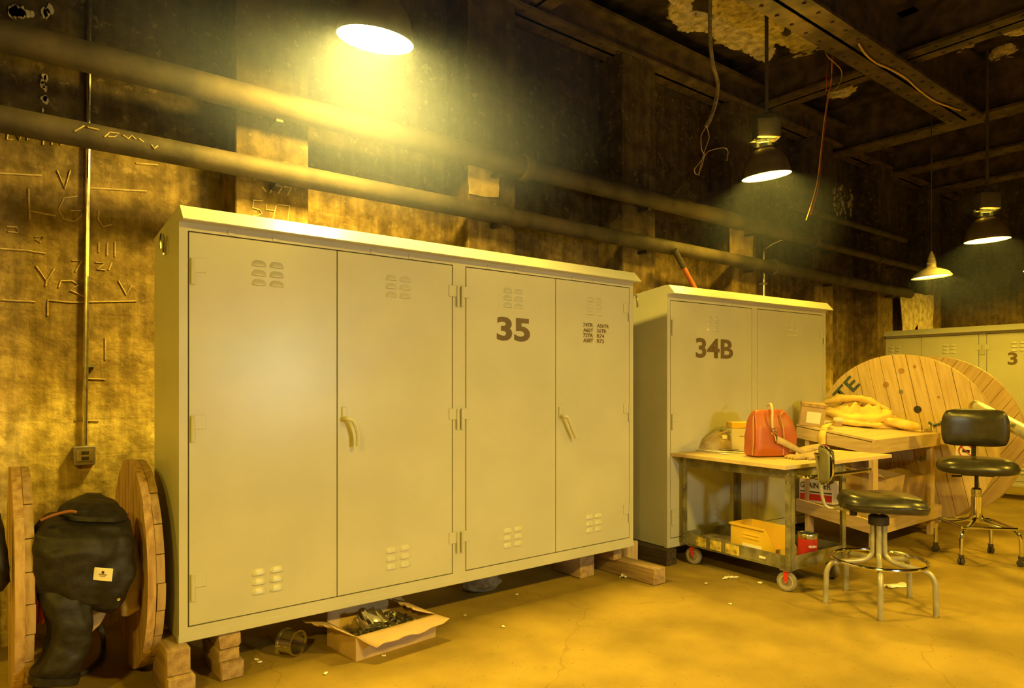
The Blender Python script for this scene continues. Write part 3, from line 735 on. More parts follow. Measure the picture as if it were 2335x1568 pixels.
# ------------------------------------------------------------------ carton of fittings and loose coupling in front of cabinet 35
BOXA = math.radians(5)
t = thing('cardboard_box', 'open cardboard box of metal fittings on the floor under cabinet 35', 'box', (1.506, 3.205, 0), BOXA)
BW, BD, BH, th = .50, .30, .125, .004
MB().box((0, 0, 0), (BW, BD, th)).build('bottom', CARD, t, smooth=False)
MB().box((0, 0, th), (BW, th, BH)).build('front_wall', CARD, t, smooth=False)
MB().box((0, BD-th, th), (BW, BD, BH)).build('back_wall', CARD, t, smooth=False)
MB().box((0, th, th), (th, BD-th, BH)).build('side_wall', CARD, t, smooth=False)
MB().box((BW-th, th, th), (BW, BD-th, BH)).build('side_wall', CARD, t, smooth=False)
def flap(name, a, b, c, d, bend):
    a, b, c, d = map(Vector, (a, b, c, d))
    rnd = random.Random(hash(name) % 97 if False else len(name))
    MB().sheet(12, 6, lambda s, f: a.lerp(b, s).lerp(d.lerp(c, s), f) + Vector((0, 0, bend*f*f*math.sin(s*5+f)+.006*f*math.sin(s*19)))).build(name, CARD, t, sharp=60, solid=.004)
flap('front_flap', (0, 0, BH), (BW, 0, BH), (BW+.02, -.10, BH+.0), (.06, -.10, BH-.055), .015)
flap('left_flap', (0, 0, BH), (0, BD, BH), (-.15, BD-.02, BH+.05), (-.10, .03, BH+.055), .006)
flap('right_flap', (BW, 0.01, BH), (BW, BD, BH), (BW-.10, BD-.02, BH+.045), (BW-.11, .06, BH+.03), .008)
flap('back_flap', (0, BD, BH), (BW, BD, BH), (BW-.03, BD+.05, BH+.07), (.03, BD+.05, BH+.075), .004)
rnd = random.Random(3); g = MB()
for k in range(140):
    x, y = rnd.uniform(.03, BW-.03), rnd.uniform(.03, BD-.03); z = rnd.uniform(.045, .085); a = rnd.uniform(0, PI); ln = rnd.uniform(.008, .02)
    g.cyl((x, y, z), (x+ln*math.cos(a), y+ln*math.sin(a), z+rnd.uniform(-.008, .008)), rnd.uniform(.005, .012), 7)
g.box((.01, .01, .005), (BW-.01, BD-.01, .05)); o = g.build('small_fittings', STEEL, t); o['kind'] = 'stuff'
def place(o, loc, rot): o.location = loc; o.rotation_euler = rot; return o
bm_ = Matrix.Translation((1.506, 3.205, 0)) @ Matrix.Rotation(BOXA, 4, 'Z')
f1 = thing('conduit_fitting', 'shiny square metal fitting on top in the cardboard box', 'fitting', bm_ @ Vector((.175, .13, .135)))
f1.rotation_euler = (math.radians(35), math.radians(10), .25)
MB().box((-.072, -.045, -.03), (.072, .045, .03), .006, seg=2).build('body', CHROME, f1)
for x in (-.045, .035): MB().box((x-.006, -.048, -.033), (x+.006, .048, .033)).build('strap', GALV, f1)
MB().box((-.076, -.049, -.006), (.076, .049, .0)).build('seam', GALV, f1)
def coupling(label, loc, rot, R, L, mt=CHROME, name='pipe_coupling', ribs=2):
    q = thing(name, label, 'coupling', loc); q.rotation_euler = rot
    MB().lathe([(R, -L/2), (R*.93, -L/2), (R*.93, L/2), (R, L/2), (R, -L/2)], seg=28).build('sleeve', mt, q)
    for k in range(ribs):
        z = -L/2+L*(k+.02)/(ribs-1) if ribs > 1 else 0
        MB().lathe([(R*1.08, z-.006), (R*1.08, z+.006), (R*.98, z+.006), (R*.98, z-.006), (R*1.08, z-.006)], seg=28).build('ring', CHROME, q)
    MB().box((R*.96, -.012, -L*.3), (R*1.22, .012, L*.3), .003).build('lug', GALV, q)
    return q
coupling('ribbed silver coupling leaning inside the cardboard box', bm_ @ Vector((.21, .21, .118)), (.5, 1.1, .2), .045, .07, ribs=5)
coupling('round metal knockout ring lying inside the cardboard box', bm_ @ Vector((.32, .15, .10)), (.25, .1, 0), .06, .022)
coupling('shiny pipe coupling lying on the floor beside the cardboard box', on_z(666, 1497, .0)+Vector((.005, .03, .068)), (PI/2-.0, 0, math.radians(28)), .060, .085)
# debris
g = random.Random(5)
def scrap(label, px, py, w, h, rz, mt=PAPER, lift=.008, group=None, name='paper_scrap'):
    p = on_z(px, py, 0); sd = g.uniform(0, 9)
    o = MB().sheet(7, 7, lambda s, f: ((s-.5)*w*(1-.2*abs(f-.5)), (f-.5)*h, .003+lift*abs(noise.noise((s*3+sd, f*3, 0))))).build(name, mt, solid=.0015, sharp=80)
    o.location = p; o.rotation_euler = (0, 0, rz); return tag(o, label, 'scrap', group)
scrap('curled scrap of paper on the floor under the near stool', 2042, 1336, .20, .09, -.5, lift=.03)
scrap('longer shred of wood on the floor beside the cart', 1655, 1318, .09, .03, .3, lift=.02)
scrap('shorter shred of wood on the floor beside the cart', 1672, 1317, .085, .025, -.5, lift=.02)
scrap('small white scrap on the floor by the cart wheel', 1733, 1329, .04, .03, .3)
scrap('crumpled yellow scrap against the long timber', 1422, 1316, .07, .05, .3, lift=.05)
for x, y in ((1610, 1331), (1148, 1430), (585, 1505), (592, 1511), (1060, 1404), (1665, 1378), (742, 1537), (875, 1496), (1178, 1356)):
    scrap('tiny pale crumb on the concrete floor', x, y, .022, .016, g.uniform(0, 3), lift=.012, group='crumbs on the floor', name='crumb')

# ------------------------------------------------------------------ utility cart with plywood top
CA = math.radians(-4.2); CO = Vector((4.287, 2.446, 0)); CM = Matrix.Translation(CO) @ Matrix.Rotation(CA, 4, 'Z')
CWX, CLY = .66, .95
cart = thing('utility_cart', 'worn olive metal shop cart on red casters with a plywood top', 'cart', CO, CA)
for (x, y, sx, sy) in ((0, 0, 1, 1), (CWX, 0, -1, 1), (0, CLY, 1, -1), (CWX, CLY, -1, -1)):
    g = MB(); w_ = .045; q = .004
    g.box((min(x, x+sx*w_), min(y, y+sy*q), .155), (max(x, x+sx*w_), max(y, y+sy*q), .838)); g.box((min(x, x+sx*q), min(y, y+sy*w_), .155), (max(x, x+sx*q), max(y, y+sy*w_), .838))
    lg = g.build('leg', GREENM, cart, smooth=False)
    g = MB()
    for z in (.18, .22, .30, .45, .60, .74, .80):
        g.cyl((x-sx*.003, y+sy*.022, z), (x+sx*.0, y+sy*.022, z), .006, 8); g.cyl((x+sx*.022, y-sy*.003, z), (x+sx*.022, y, z), .006, 8)
    g.build('rivets', GALV, lg)
def tray(name, z0, z1, zp):
    g = MB(); q = .003; i = .0045
    g.box((i, i, zp), (CWX-i, CLY-i, zp+q))
    g.box((i, i, z0), (CWX-i, i+q, z1)); g.box((i, CLY-i-q, z0), (CWX-i, CLY-i, z1)); g.box((i, i, z0), (i+q, CLY-i, z1)); g.box((CWX-i-q, i, z0), (CWX-i, CLY-i, z1))
    return g.build(name, GREENM, cart, smooth=False)
sh = tray('shelf', .152, .247, .160); tray('upper_tray', .765, .835, .826)
# worn yellow sprayed patches on the shelf edge
for y0, y1 in ((.42, .54), (.58, .68), (.72, .82)):
    MB().box((.0008, y0, .165), (.0044, y1, .235)).build('paint_patch', mat('sprayed_yellow', (.55, .42, .08), .6, 0, .5, 25), sh)
MB().box((-.001, .20, .19), (.004, .25, .205)).build('paint_patch', WHITE, sh)
o = text_obj('scrawl', 'PRIME CADILLAC', INK, .26, .035, (0, 0, 0), cart, .0, m=Matrix(((0, 1, 0), (-1, 0, 0), (0, 0, 1)))); o.location = (.0035, .36, .785)
for (x, y, a) in ((.03, .05, .3), (CWX-.07, .06, -.5), (.05, CLY-.07, .2), (CWX-.07, CLY-.07, .1)):
    cs = MB().box((x-.035, y-.035, .143), (x+.035, y+.035, .1525)).build('caster', STEEL, cart, smooth=False)
    ax = Vector((math.cos(a), math.sin(a), 0)); c = Vector((x, y, .068)); fw = Vector((-math.sin(a), math.cos(a), 0))*.022
    g = MB()
    for sg in (-1, 1):
        e = ax*sg*.024
        g.prism([(-.018, .143), (.018, .143), (.009, .058), (-.009, .058)], lambda p, q_, e=e: Vector((x, y, 0))+e+Vector((-math.sin(a), math.cos(a), 0))*p+Vector((0, 0, q_)), lambda p, q_, e=e, sg=sg: Vector((x, y, 0))+e+ax*sg*.004+Vector((-math.sin(a), math.cos(a), 0))*p+Vector((0, 0, q_)))
    g.build('fork', REDP, cs)
    m3 = Matrix((fw.normalized(), Vector((0, 0, 1)), ax)).transposed()
    MB().lathe([(.012, -.02), (.03, -.016), (.034, -.02), (.050, -.02), (.062, -.017), (.067, -.008), (.067, .008), (.062, .017), (.050, .02), (.034, .02), (.03, .016), (.012, .02)], c=c, m=m3, seg=28, cap0=True, cap1=True).build('wheel', WHEELG, cs, sharp=25)
    MB().lathe([(.040, -.0212), (.046, -.0212), (.046, .0212), (.040, .0212), (.040, -.0212)], c=c, m=m3, seg=28).build('wheel_ring', CARD, cs)
    MB().cyl(c-ax*.032, c+ax*.032, .008, 10).build('axle', GALV, cs)
MB().tube(smooth_path([(.06, -.005, .79), (.06, -.07, .785), (.12, -.095, .785), (.45, -.095, .785), (.70, -.095, .785), (.78, -.095, .785)], 5), .013, 10).build('push_handle', CHROME, cart)
MB().cyl((.78, -.095, .785), (.80, -.095, .785), .018, 12).build('handle_end', CHROME, cart)
# the plywood sheet
ZP = .866
o = MB()
pp = [(4.17, 2.42), (5.52, 2.325), (5.56, 3.05), (5.20, 3.36), (4.28, 3.44)]
o.prism(pp, lambda a, b: (a-4.6, b-2.9, -.012), lambda a, b: (a-4.6, b-2.9, .012)); o = o.build('plywood_sheet', PLY, smooth=False); o.location = (4.6, 2.9, ZP-.012)
tag(o, 'pale plywood sheet laid over the shop cart as a table top', 'board')
# on the cart: newspaper
p = on_z(1630, 1028, ZP); g = MB()
def news(name, w, h, dz, rz, dx=0, dy=0, mt=PAPER):
    n = MB().sheet(9, 7, lambda s, f: (dx+(s-.5)*w, dy+(f-.5)*h, dz+.004*math.sin(s*5)*f+.006*max(0, s-.8)*5*f)); return n
t = thing('newspaper', 'folded newspaper lying at the cabinet end of the plywood', 'newspaper', (p.x+.02, p.y-.07, ZP+.001), math.radians(-14))
news('a', .34, .36, .003, 0).build('sheet', PAPER, t, solid=.0015); news('b', .30, .30, .010, 0, -.01, .02).build('sheet', mat('newsprint', (.75, .70, .60), .85, 0, .35, 14), t, solid=.0015)
news('c', .17, .13, .017, 0, .03, .0).build('picture', mat('news_picture', (.42, .37, .28), .85, 0, .5, 22), t, solid=.001)
# white carton with yellow lid
p = on_z(1688, 1029, ZP)
t = thing('carton', 'white carton with a yellow lid behind the red bag', 'box', (p.x-.01, p.y-.02, ZP), math.radians(-40))
MB().box((-.075, 0, 0), (.085, .16, .185), .004).build('body', WHITE, t); MB().box((-.079, -.004, .186), (.089, .164, .235), .004).build('lid', YELLOW, t)
MB().box((-.02, -.002, .12), (.086, .001, .128)).build('seam', CARD, t)
# tan cap / bag
p = on_z(1640, 1025, ZP)
o = MB(); bmesh.ops.create_uvsphere(o.bm, u_segments=28, v_segments=14, radius=1)
for v in o.bm.verts:
    k = 1+.18*noise.noise(v.co*2.2); v.co = Vector((v.co.x*.17*k, v.co.y*.10*k, max(0, v.co.z)*.15*k+(0 if v.co.z > 0 else 0)))
t = thing('tan_pouch', 'slumped tan canvas pouch leaning beside the white carton', 'pouch', (p.x-.06, p.y-.04, ZP), math.radians(-38))
o.build('body', mat('pale_canvas', (.50, .40, .25), .9, 0, .2, 8, bump=.3), t, sharp=80)
MB().tube(smooth_path([(-.16, -.02, .01), (-.08, -.06, .10), (.05, -.05, .16), (.12, -.02, .12)]), .008, 6).build('piping', TAN, t)
MB().box((.0, -.09, .10), (.04, -.075, .13), .003).build('tab', PAPER, t)
# red leather bag
p = on_z(1773, 1041, ZP); BR = math.radians(-24)
t = thing('handbag', 'red leather bag with brass ring and strap standing on the plywood', 'bag', (p.x, p.y+.07, ZP+.006), BR)
rows = []
for z, a, b in ((0, .165, .085), (.006, .175, .095), (.05, .185, .10), (.14, .186, .098), (.22, .168, .088), (.28, .152, .066), (.315, .142, .046), (.336, .128, .022), (.343, .10, .006)):
    rows.append(((0.012*math.sin(z*9), 0, z), (a, 0, 0), (0, b, 0)))
rr = []
for i in range(len(rows)-1):
    for k in range(3): rr.append(tuple(Vector(rows[i][j]).lerp(Vector(rows[i+1][j]), k/3) for j in range(3)))
rr.append(tuple(Vector(x) for x in rows[-1]))
MB().loft(rr, 40, .010, 6, 5.0, 2).build('body', REDL, t, sharp=50)
PIP = mat('tan_piping', (.50, .28, .10), .5)
for x in (-.178, .05):
    MB().tube(smooth_path([(x, -.06 if x < 0 else -.101, .01), (x*1.03, -.075 if x < 0 else -.107, .12), (x*.98, -.06 if x < 0 else -.095, .24), (x*.85, -.03 if x < 0 else -.06, .30)]), .004, 6).build('piping', PIP, t)
MB().tube(smooth_path([(.05, -.06, .30), (.10, -.04, .325), (.15, -.02, .29)]), .004, 6).build('piping', PIP, t)
MB().tube(smooth_path([(-.035, -.098, .19), (-.045, -.105, .26), (-.03, -.085, .335), (.0, -.02, .385), (.02, .05, .365)]), .009, 8).build('handle', mat('pale_leather', (.62, .50, .34), .5), t)
MB().tube([(-.035+.022*math.cos(2*PI*k/18), -.113, .185+.022*math.sin(2*PI*k/18)) for k in range(18)], .0045, 6, closed=True).build('ring', CHROME, t)
MB().tube([(-.03, -.116, .165), (-.022, -.118, .14), (-.018, -.118, .115)], .008, 8).build('clasp', CHROME, t)
MB().sheet(14, 3, lambda s, f: Vector((-.02+s*.22+.01*f, -.122-.05*s*s-.01*math.sin(s*3), .125-.118*s**1.2+.05*(f-.5)*(1-.3*s)))).build('strap', TAN, t, solid=.005)
# work gloves
def crumple(label, name, cat, mt, px, py, z, w, h, ht, rz, seed, n=34, extra=None):
    c = on_z(px, py, z)
    def f(s, q):
        x, y = (s-.5)*2, (q-.5)*2
        r = math.sqrt(x*x+y*y) if abs(x)+abs(y) else 0
        m_ = max(abs(x), abs(y)); k = m_/r if r > 1e-6 else 1   # square -> disc
        x, y = x*k, y*k; rr_ = min(1, math.hypot(x, y))
        a = math.atan2(y, x); rad = 1+.22*noise.noise((math.cos(a)*1.4+seed, math.sin(a)*1.4, 0))
        prof = (1-rr_**3)
        rid = 1-abs(noise.noise((x*1.7+seed, y*2.2, 1)))*2.2
        rid2 = 1-abs(noise.noise((x*3.6-seed, y*3.4+seed, 4)))*1.6
        hz = ht*prof*(.35+.45*rid+.25*rid2)
        return Vector((x*w/2*rad, y*h/2*rad, max(.001, hz)))
    o = MB().sheet(n, n, f).build(name, mt, sharp=80)
    o.location = c; o.rotation_euler = (0, 0, rz)
    return tag(o, label, cat)
GL_ = thing('work_glove', 'upper tan work glove with red trim beside the red bag', 'glove', on_z(1850, 1040, ZP), math.radians(-38))
def glove(t, z0, seed, w=.24, h=.13, ht=.055):
    MB().loft([((-w/2, 0, z0+.012), (0, h*.35, 0), (0, 0, .010)), ((-w*.3, 0, z0+.018), (0, h*.46, 0), (0, 0, .017)), ((0, .0, z0+.026), (0, h*.46, 0), (0, 0, .024)), ((w*.25, .0, z0+.03), (0, h*.42, 0), (0, 0, .028)), ((w*.42, 0, z0+.026), (0, h*.40, 0), (0, 0, .022)), ((w*.5, 0, z0+.022), (0, h*.38, 0), (0, 0, .018))], 20, .006, 20, 2, seed).build('palm', TAN, t, sharp=70)
    for k in range(4):
        y = (k-1.5)*h*.22
        MB().tube(smooth_path([(-w*.40, y, z0+.014), (-w*.62, y*1.15, z0+.016), (-w*.80, y*1.2, z0+.010)], 3), [.013]*4+[.012, .011, .008], 8).build('finger', TAN, t)
    MB().tube(smooth_path([(-.01, -h*.4, z0+.016), (-.06, -h*.62, z0+.014), (-.10, -h*.66, z0+.010)], 3), .012, 8).build('thumb', TAN, t)
    MB().tube([(w*.44, h*.40*math.cos(2*PI*k/16), z0+.026+.022*math.sin(2*PI*k/16)) for k in range(16)], .0035, 5, closed=True).build('cuff_trim', REDP, t)
glove(GL_, .034, 3)
GL2 = thing('work_glove', 'lower tan work glove lying flat beside the red bag', 'glove', on_z(1852, 1045, ZP), math.radians(-24)); glove(GL2, 0, 7)
# small vise head at the board edge
p = on_z(1866, 1046, ZP)
t = thing('clamp', 'small dark clamp with shiny knobs on the plywood edge', 'clamp', (p.x+.0, p.y+.01, ZP))
MB().box((-.03, -.02, 0), (.03, .03, .03), .004).build('jaw', IRON, t)
for x in (-.018, .016): MB().lathe([(.001, .048), (.009, .044), (.010, .036), (.006, .03)], c=(x, 0, 0), seg=12).build('knob', CHROME, t)

# on the lower shelf: yellow bin, red can, grey slab
ZS = .1640
def cart_pt(x, y, z): return CM @ Vector((x, y, z))
t = thing('parts_bin', 'yellow plastic hopper bin on the lower shelf of the cart', 'bin', cart_pt(.06, .16, ZS), CA+math.radians(-4))
bw, bl, bh = .22, .40, .215
sidep = [(0, 0), (bl, 0), (bl, bh), (.10, bh), (.0, .09)]
for x in (0, bw-.004):
    MB().prism(sidep, lambda a, b, x=x: (x, a, b), lambda a, b, x=x: (x+.004, a, b)).build('side', YELLOW, t, smooth=False)
MB().box((.004, .004, 0), (bw-.004, bl-.004, .005)).build('floor_panel', YELLOW, t, smooth=False)
MB().box((.004, bl-.005, 0), (bw-.004, bl, bh)).build('back', YELLOW, t, smooth=False); MB().box((.004, 0, 0), (bw-.004, .004, .09)).build('front_lip', YELLOW, t, smooth=False)
g = MB(); g.box((-.012, .10, bh-.012), (.002, bl+.008, bh+.002)); g.box((bw-.002, .10, bh-.012), (bw+.012, bl+.008, bh+.002)); g.box((-.012, bl, bh-.012), (bw+.012, bl+.010, bh+.002)); g.build('rim', YELLOW, t, smooth=False)
MB().box((-.003, .12, .02), (.0, .29, .085)).build('label_card', WHITE, t, smooth=False)
for z in (.125, .150): MB().box((-.005, .14, z), (.0, .28, z+.008)).build('rib', YELLOW, t, smooth=False)
t = thing('paint_can', 'red metal can with a white printed band on the lower cart shelf', 'can', cart_pt(.33, .09, ZS))
MB().lathe([(.001, 0), (.063, 0), (.065, .004), (.065, .155)], seg=32).build('body', REDP, t, sharp=30)
MB().lathe([(.065, .155), (.0665, .16), (.0665, .185), (.064, .19), (.060, .185), (.060, .03), (.001, .03)], seg=32).build('rim', GALV, t, sharp=30)
for z in (.055, .105):
    g = MB()
    for k in range(6):
        a = math.radians(214+9*k)
        a2 = math.radians(214+9*k+7); hh = random.uniform(.006, .014)
        r0 = g.ring([(.0658*math.cos(a), .0658*math.sin(a), z-hh), (.0658*math.cos(a2), .0658*math.sin(a2), z-hh), (.0658*math.cos(a2), .0658*math.sin(a2), z+hh), (.0658*math.cos(a), .0658*math.sin(a), z+hh)]); g.cap(r0)
    g.build('print', PAPER, t)
o = MB().box((-.09, -.14, 0), (.09, .14, .055), .012, seg=2).build('slab', mat('grey_foam', (.24, .20, .14), .9, 0, .2, 20)); o.location = cart_pt(.20, .74, ZS); o.rotation_euler = (0, 0, CA+.2); tag(o, 'grey-brown slab on the cart shelf behind the yellow bin', 'slab')
o = MB().tube(smooth_path([(0, 0, .012), (.03, .05, .03), (.02, .10, .05), (-.02, .14, .03), (-.03, .20, .012)]), .011, 8).build('curved_bracket', STEEL); o.location = cart_pt(.09, .62, ZS); tag(o, 'curved metal bracket on the shelf beside the yellow bin', 'bracket')
o = MB().loft([((0, -.10, .012), (.03, 0, 0), (0, 0, .011)), ((0, 0, .02), (.05, 0, 0), (0, 0, .018)), ((0, .10, .012), (.03, 0, 0), (0, 0, .011))], 16, .006, 14, 2, 5).build('rag', TAN); o.location = cart_pt(.13, .80, ZS); tag(o, 'tan rag at the far end of the cart shelf', 'rag')

# ------------------------------------------------------------------ workbench (slopes up towards the wall)
BU0, BU1, BV0, BV1, BZ, SL = 5.80, 7.13, 2.57, 3.26, .946, .15
bench = thing('workbench', 'rough pine workbench with a lower tray beside the big reel', 'workbench', (BU0, BV0, 0))
LX, LY = BU1-BU0, BV1-BV0
def slab(name, x0, x1, y0, y1, z0, z1, mt, smooth=False):
    g = MB(); vs = []
    r0 = g.ring([(x0, y0, z0+y0*SL), (x1, y0, z0+y0*SL), (x1, y1, z0+y1*SL), (x0, y1, z0+y1*SL)]); r1 = g.ring([(x0, y0, z1+y0*SL), (x1, y0, z1+y0*SL), (x1, y1, z1+y1*SL), (x0, y1, z1+y1*SL)])
    g.skin(r0, r1); g.cap(r0, True); g.cap(r1)
    return g.build(name, mt, bench, smooth=smooth)
slab('top', .006, LX, .030, LY, BZ-.018, BZ, PLY)
slab('apron', 0, LX, 0, .028, BZ-.115, BZ+.001, PINE_X); slab('apron', .004, .034, .030, LY, BZ-.125, BZ-.026, PINE_Y); slab('apron', LX-.03, LX, .03, LY, BZ-.12, BZ-.02, PINE_Y)
for x, y in ((.036, .034), (LX-.13, .034), (.036, LY-.10), (LX-.13, LY-.10)):
    MB().box((x, y, 0), (x+.09, y+.038, BZ-.03+y*SL), .002).build('leg', PINE, bench, smooth=False)
slab('tray_rail', 0, LX, -.012, .026, .165, .275, PINE_X); slab('tray_rail', -.004, .03, .03, LY, .165, .275, PINE_Y); slab('tray_rail', LX-.03, LX, .03, LY, .165, .275, PINE_Y)
slab('tray_panel', .034, LX-.034, .03, LY, .235, .25, PLY)
def on_slope(px, py, z0):
    r = ray(px, py); return CAM + r*((z0-BV0*SL-EYE)/(r.z-SL*r.y))
def on_bench(px, py): return on_slope(px, py, BZ)
def on_tray(px, py): return on_slope(px, py, .25)
TI = math.atan(SL)
def bthing(name, label, cat, px, py, rz):
    p = on_bench(px, py); t = thing(name, label, cat, p)
    t.rotation_euler = (Matrix.Rotation(TI, 3, 'X') @ Matrix.Rotation(rz, 3, 'Z')).to_euler()
    return t
t = bthing('carton', 'yellowed carton with a pasted label on the far end of the bench', 'box', 1850, 972, math.radians(-55))
MB().box((-.10, 0, 0), (.10, .14, .17), .004).build('body', CARD, t); MB().box((-.102, -.004, .171), (.102, .144, .205), .003).build('lid', CARD_D, t)
MB().box((-.05, -.003, .03), (.065, -.0005, .13)).build('label_card', PAPER, t)
for k in range(3): MB().box((-.08+.06*k, -.0055, .180), (-.045+.06*k, -.004, .196)).build('print', CARD, t)
# strap hanging over the bench edge
e = on_bench(1870, 979); pts = [e+Vector((.16, .0, .05)), e+Vector((.08, 0, .02)), Vector((BU0+.02, e.y, e.z+.008)), Vector((BU0-.014, e.y, e.z-.05)), Vector((BU0-.016, e.y, e.z-.12)), Vector((BU0-.02, e.y, .885))]
pts = smooth_path(pts, 4); g = MB(); g.sheet(len(pts), 2, lambda s, f: pts[min(len(pts)-1, round(s*(len(pts)-1)))]+Vector((0, (f-.5)*.06, 0)))
o = g.build('webbing_strap', YCLOTH, solid=.004); tag(o, 'yellow webbing strap hanging over the workbench edge', 'strap')
# yellow work clothes in a heap
def heap(label, name, cat, mt, px, py, w, h, ht, rz, seed, n=46):
    o = crumple(label, name, cat, mt, px, py, 1.0, w, h, ht, rz, seed, n)
    p = on_bench(px, py); o.location = p+Vector((0, 0, .001))
    o.rotation_euler = (Matrix.Rotation(TI, 3, 'X') @ Matrix.Rotation(rz, 3, 'Z')).to_euler(); return o
cl = thing('work_clothes', 'crumpled yellow canvas work coat heaped on the workbench', 'clothes', on_bench(1938, 965)+Vector((.06, -.07, -.0105)))
cl.rotation_euler = (Matrix.Rotation(TI, 3, 'X') @ Matrix.Rotation(math.radians(-40), 3, 'Z')).to_euler()
def fold(name, pts, r, flat, seed, mt=YCLOTH):
    ps = smooth_path(pts, 5); n = len(ps); rows = []
    for i, p_ in enumerate(ps):
        dr = (ps[min(i+1, n-1)]-ps[max(i-1, 0)]).normalized(); sd = dr.cross(Vector((0, 0, 1)))
        if sd.length < .01: sd = Vector((1, 0, 0))
        sd.normalize(); u_ = sd.cross(dr); k = .55+.45*math.sin(PI*min(1, max(0, (i+.6)/n)))
        rows.append((p_, sd*r*k, u_*r*flat*k))
    return MB().loft(rows, 24, r*.35, 16, 2.2, seed).build(name, mt, cl, sharp=70)
def drape(name, w_, h_, ht, ox, oy, seed, n=54):
    def f(s_, q):
        x, y = (s_-.5)*2, (q-.5)*2; r = math.hypot(x, y); m_ = max(abs(x), abs(y)); k = m_/r if r > 1e-6 else 1
        x, y = x*k, y*k; rr_ = min(1, math.hypot(x, y)); a_ = math.atan2(y, x)
        rad = 1+.30*noise.noise((math.cos(a_)*1.5+seed, math.sin(a_)*1.5, 0))
        rid = 1-abs(noise.noise((x*1.5+seed, y*2.4+x, 1)))*2.6; rid2 = 1-abs(noise.noise((x*3.1-seed, y*4.2+seed, 4)))*2.0
        return Vector((ox+x*w_/2*rad, oy+y*h_/2*rad, max(.002, ht*(1-rr_**4)*(.30+.50*rid+.30*rid2))))
    return MB().sheet(n, n, f).build(name, YCLOTH, cl, sharp=80)
drape('back_panel', .74, .42, .20, -.02, .05, 2.3)
fold('sleeve', [(-.36, -.04, .10), (-.22, -.13, .075), (-.02, -.15, .065), (.14, -.08, .10), (.26, .02, .15)], .070, .6, 2)
fold('sleeve', [(.16, -.08, .06), (.32, -.11, .06), (.46, -.13, .05)], .065, .7, 3)
fold('collar', [(-.40, .08, .15), (-.28, .04, .21), (-.12, .08, .235), (.10, .10, .22), (.26, .06, .16)], .055, .6, 4)
fold('hem', [(-.30, -.16, .035), (-.08, -.20, .035), (.08, -.19, .04)], .05, .55, 5)
heap('white plaster-dusted glove at the end of the yellow coat', 'dusty_glove', 'glove', PAPER, 2060, 962, .26, .15, .10, math.radians(-35), 9, 24)
for i, (px, py, w_, d_, h_, rz, lab) in enumerate(((1862, 966, .05, .035, .085, -.5, 'tall white card box beside the yellowed carton'), (1888, 967, .10, .05, .03, -.6, 'flat white packet on the bench before the coat'), (1912, 972, .07, .045, .075, -.55, 'square white relay box on the bench before the coat'))):
    t = bthing('small_box', lab, 'box', px, py, rz)
    MB().box((-w_/2, 0, 0), (w_/2, d_, h_*.6), .002).build('base', WHITE if i < 2 else CARD, t); MB().box((-w_/2, 0, h_*.6+.001), (w_/2, d_, h_), .002).build('lid', WHITE, t)
t = bthing('wire_stand', 'small wire stand near the front edge of the workbench', 'stand', 2112, 985, -.4)
MB().tube(smooth_path([(-.06, 0, .06), (-.05, 0, .006), (.0, -.01, .006), (.03, .0, .07), (.07, .0, .006), (.08, .02, .08)], 3), .0045, 6).build('wire', STEEL, t)
MB().box((.0, .0, .002), (.06, .03, .035), .004).build('block', CARD_D, t)
t = bthing('knife', 'black handled knife with bright rivets lying on the bench', 'knife', 2132, 974, -.6)
MB().box((-.06, -.012, .001), (.06, .012, .022), .004).build('handle', IRON, t); MB().box((.06, -.009, .008), (.15, .009, .011)).build('blade', CHROME, t)
for x in (-.03, .025): MB().cyl((x, -.0135, .012), (x, .0135, .012), .005, 8).build('rivet', CHROME, t)
# cartons on the bench tray
def open_carton(label, p, rz, w_, d_, h_, mt, flaps=True):
    t = thing('carton', label, 'box', p, 0); t.rotation_euler = (Matrix.Rotation(TI, 3, 'X') @ Matrix.Rotation(rz, 3, 'Z')).to_euler(); q = .005
    MB().box((0, 0, 0), (w_, d_, q)).build('bottom', mt, t, smooth=False)
    MB().box((0, 0, q), (w_, q, h_)).build('front_wall', mt, t, smooth=False); MB().box((0, d_-q, q), (w_, d_, h_)).build('back_wall', mt, t, smooth=False)
    MB().box((0, q, q), (q, d_-q, h_)).build('side_wall', mt, t, smooth=False); MB().box((w_-q, q, q), (w_, d_-q, h_)).build('side_wall', mt, t, smooth=False)
    if flaps:
        MB().sheet(2, 2, lambda s, f: (f*-.13, .01+s*(d_-.02), h_+f*.05)).build('flap', mt, t, solid=.005)
        MB().sheet(2, 2, lambda s, f: (.01+s*(w_-.02), d_+f*.10, h_+f*.13)).build('flap', mt, t, solid=.005)
    return t
p = on_tray(2036, 1165)
open_carton('open cardboard carton standing in the workbench tray', Vector((6.10, 2.66, .25+.09*SL+.002)), math.radians(4), .44, .34, .33, CARD)
open_carton('darker closed-in carton at the reel end of the workbench tray', Vector((6.60, 2.68, .25+.11*SL+.002)), math.radians(-3), .36, .30, .30, CARD_D, False)
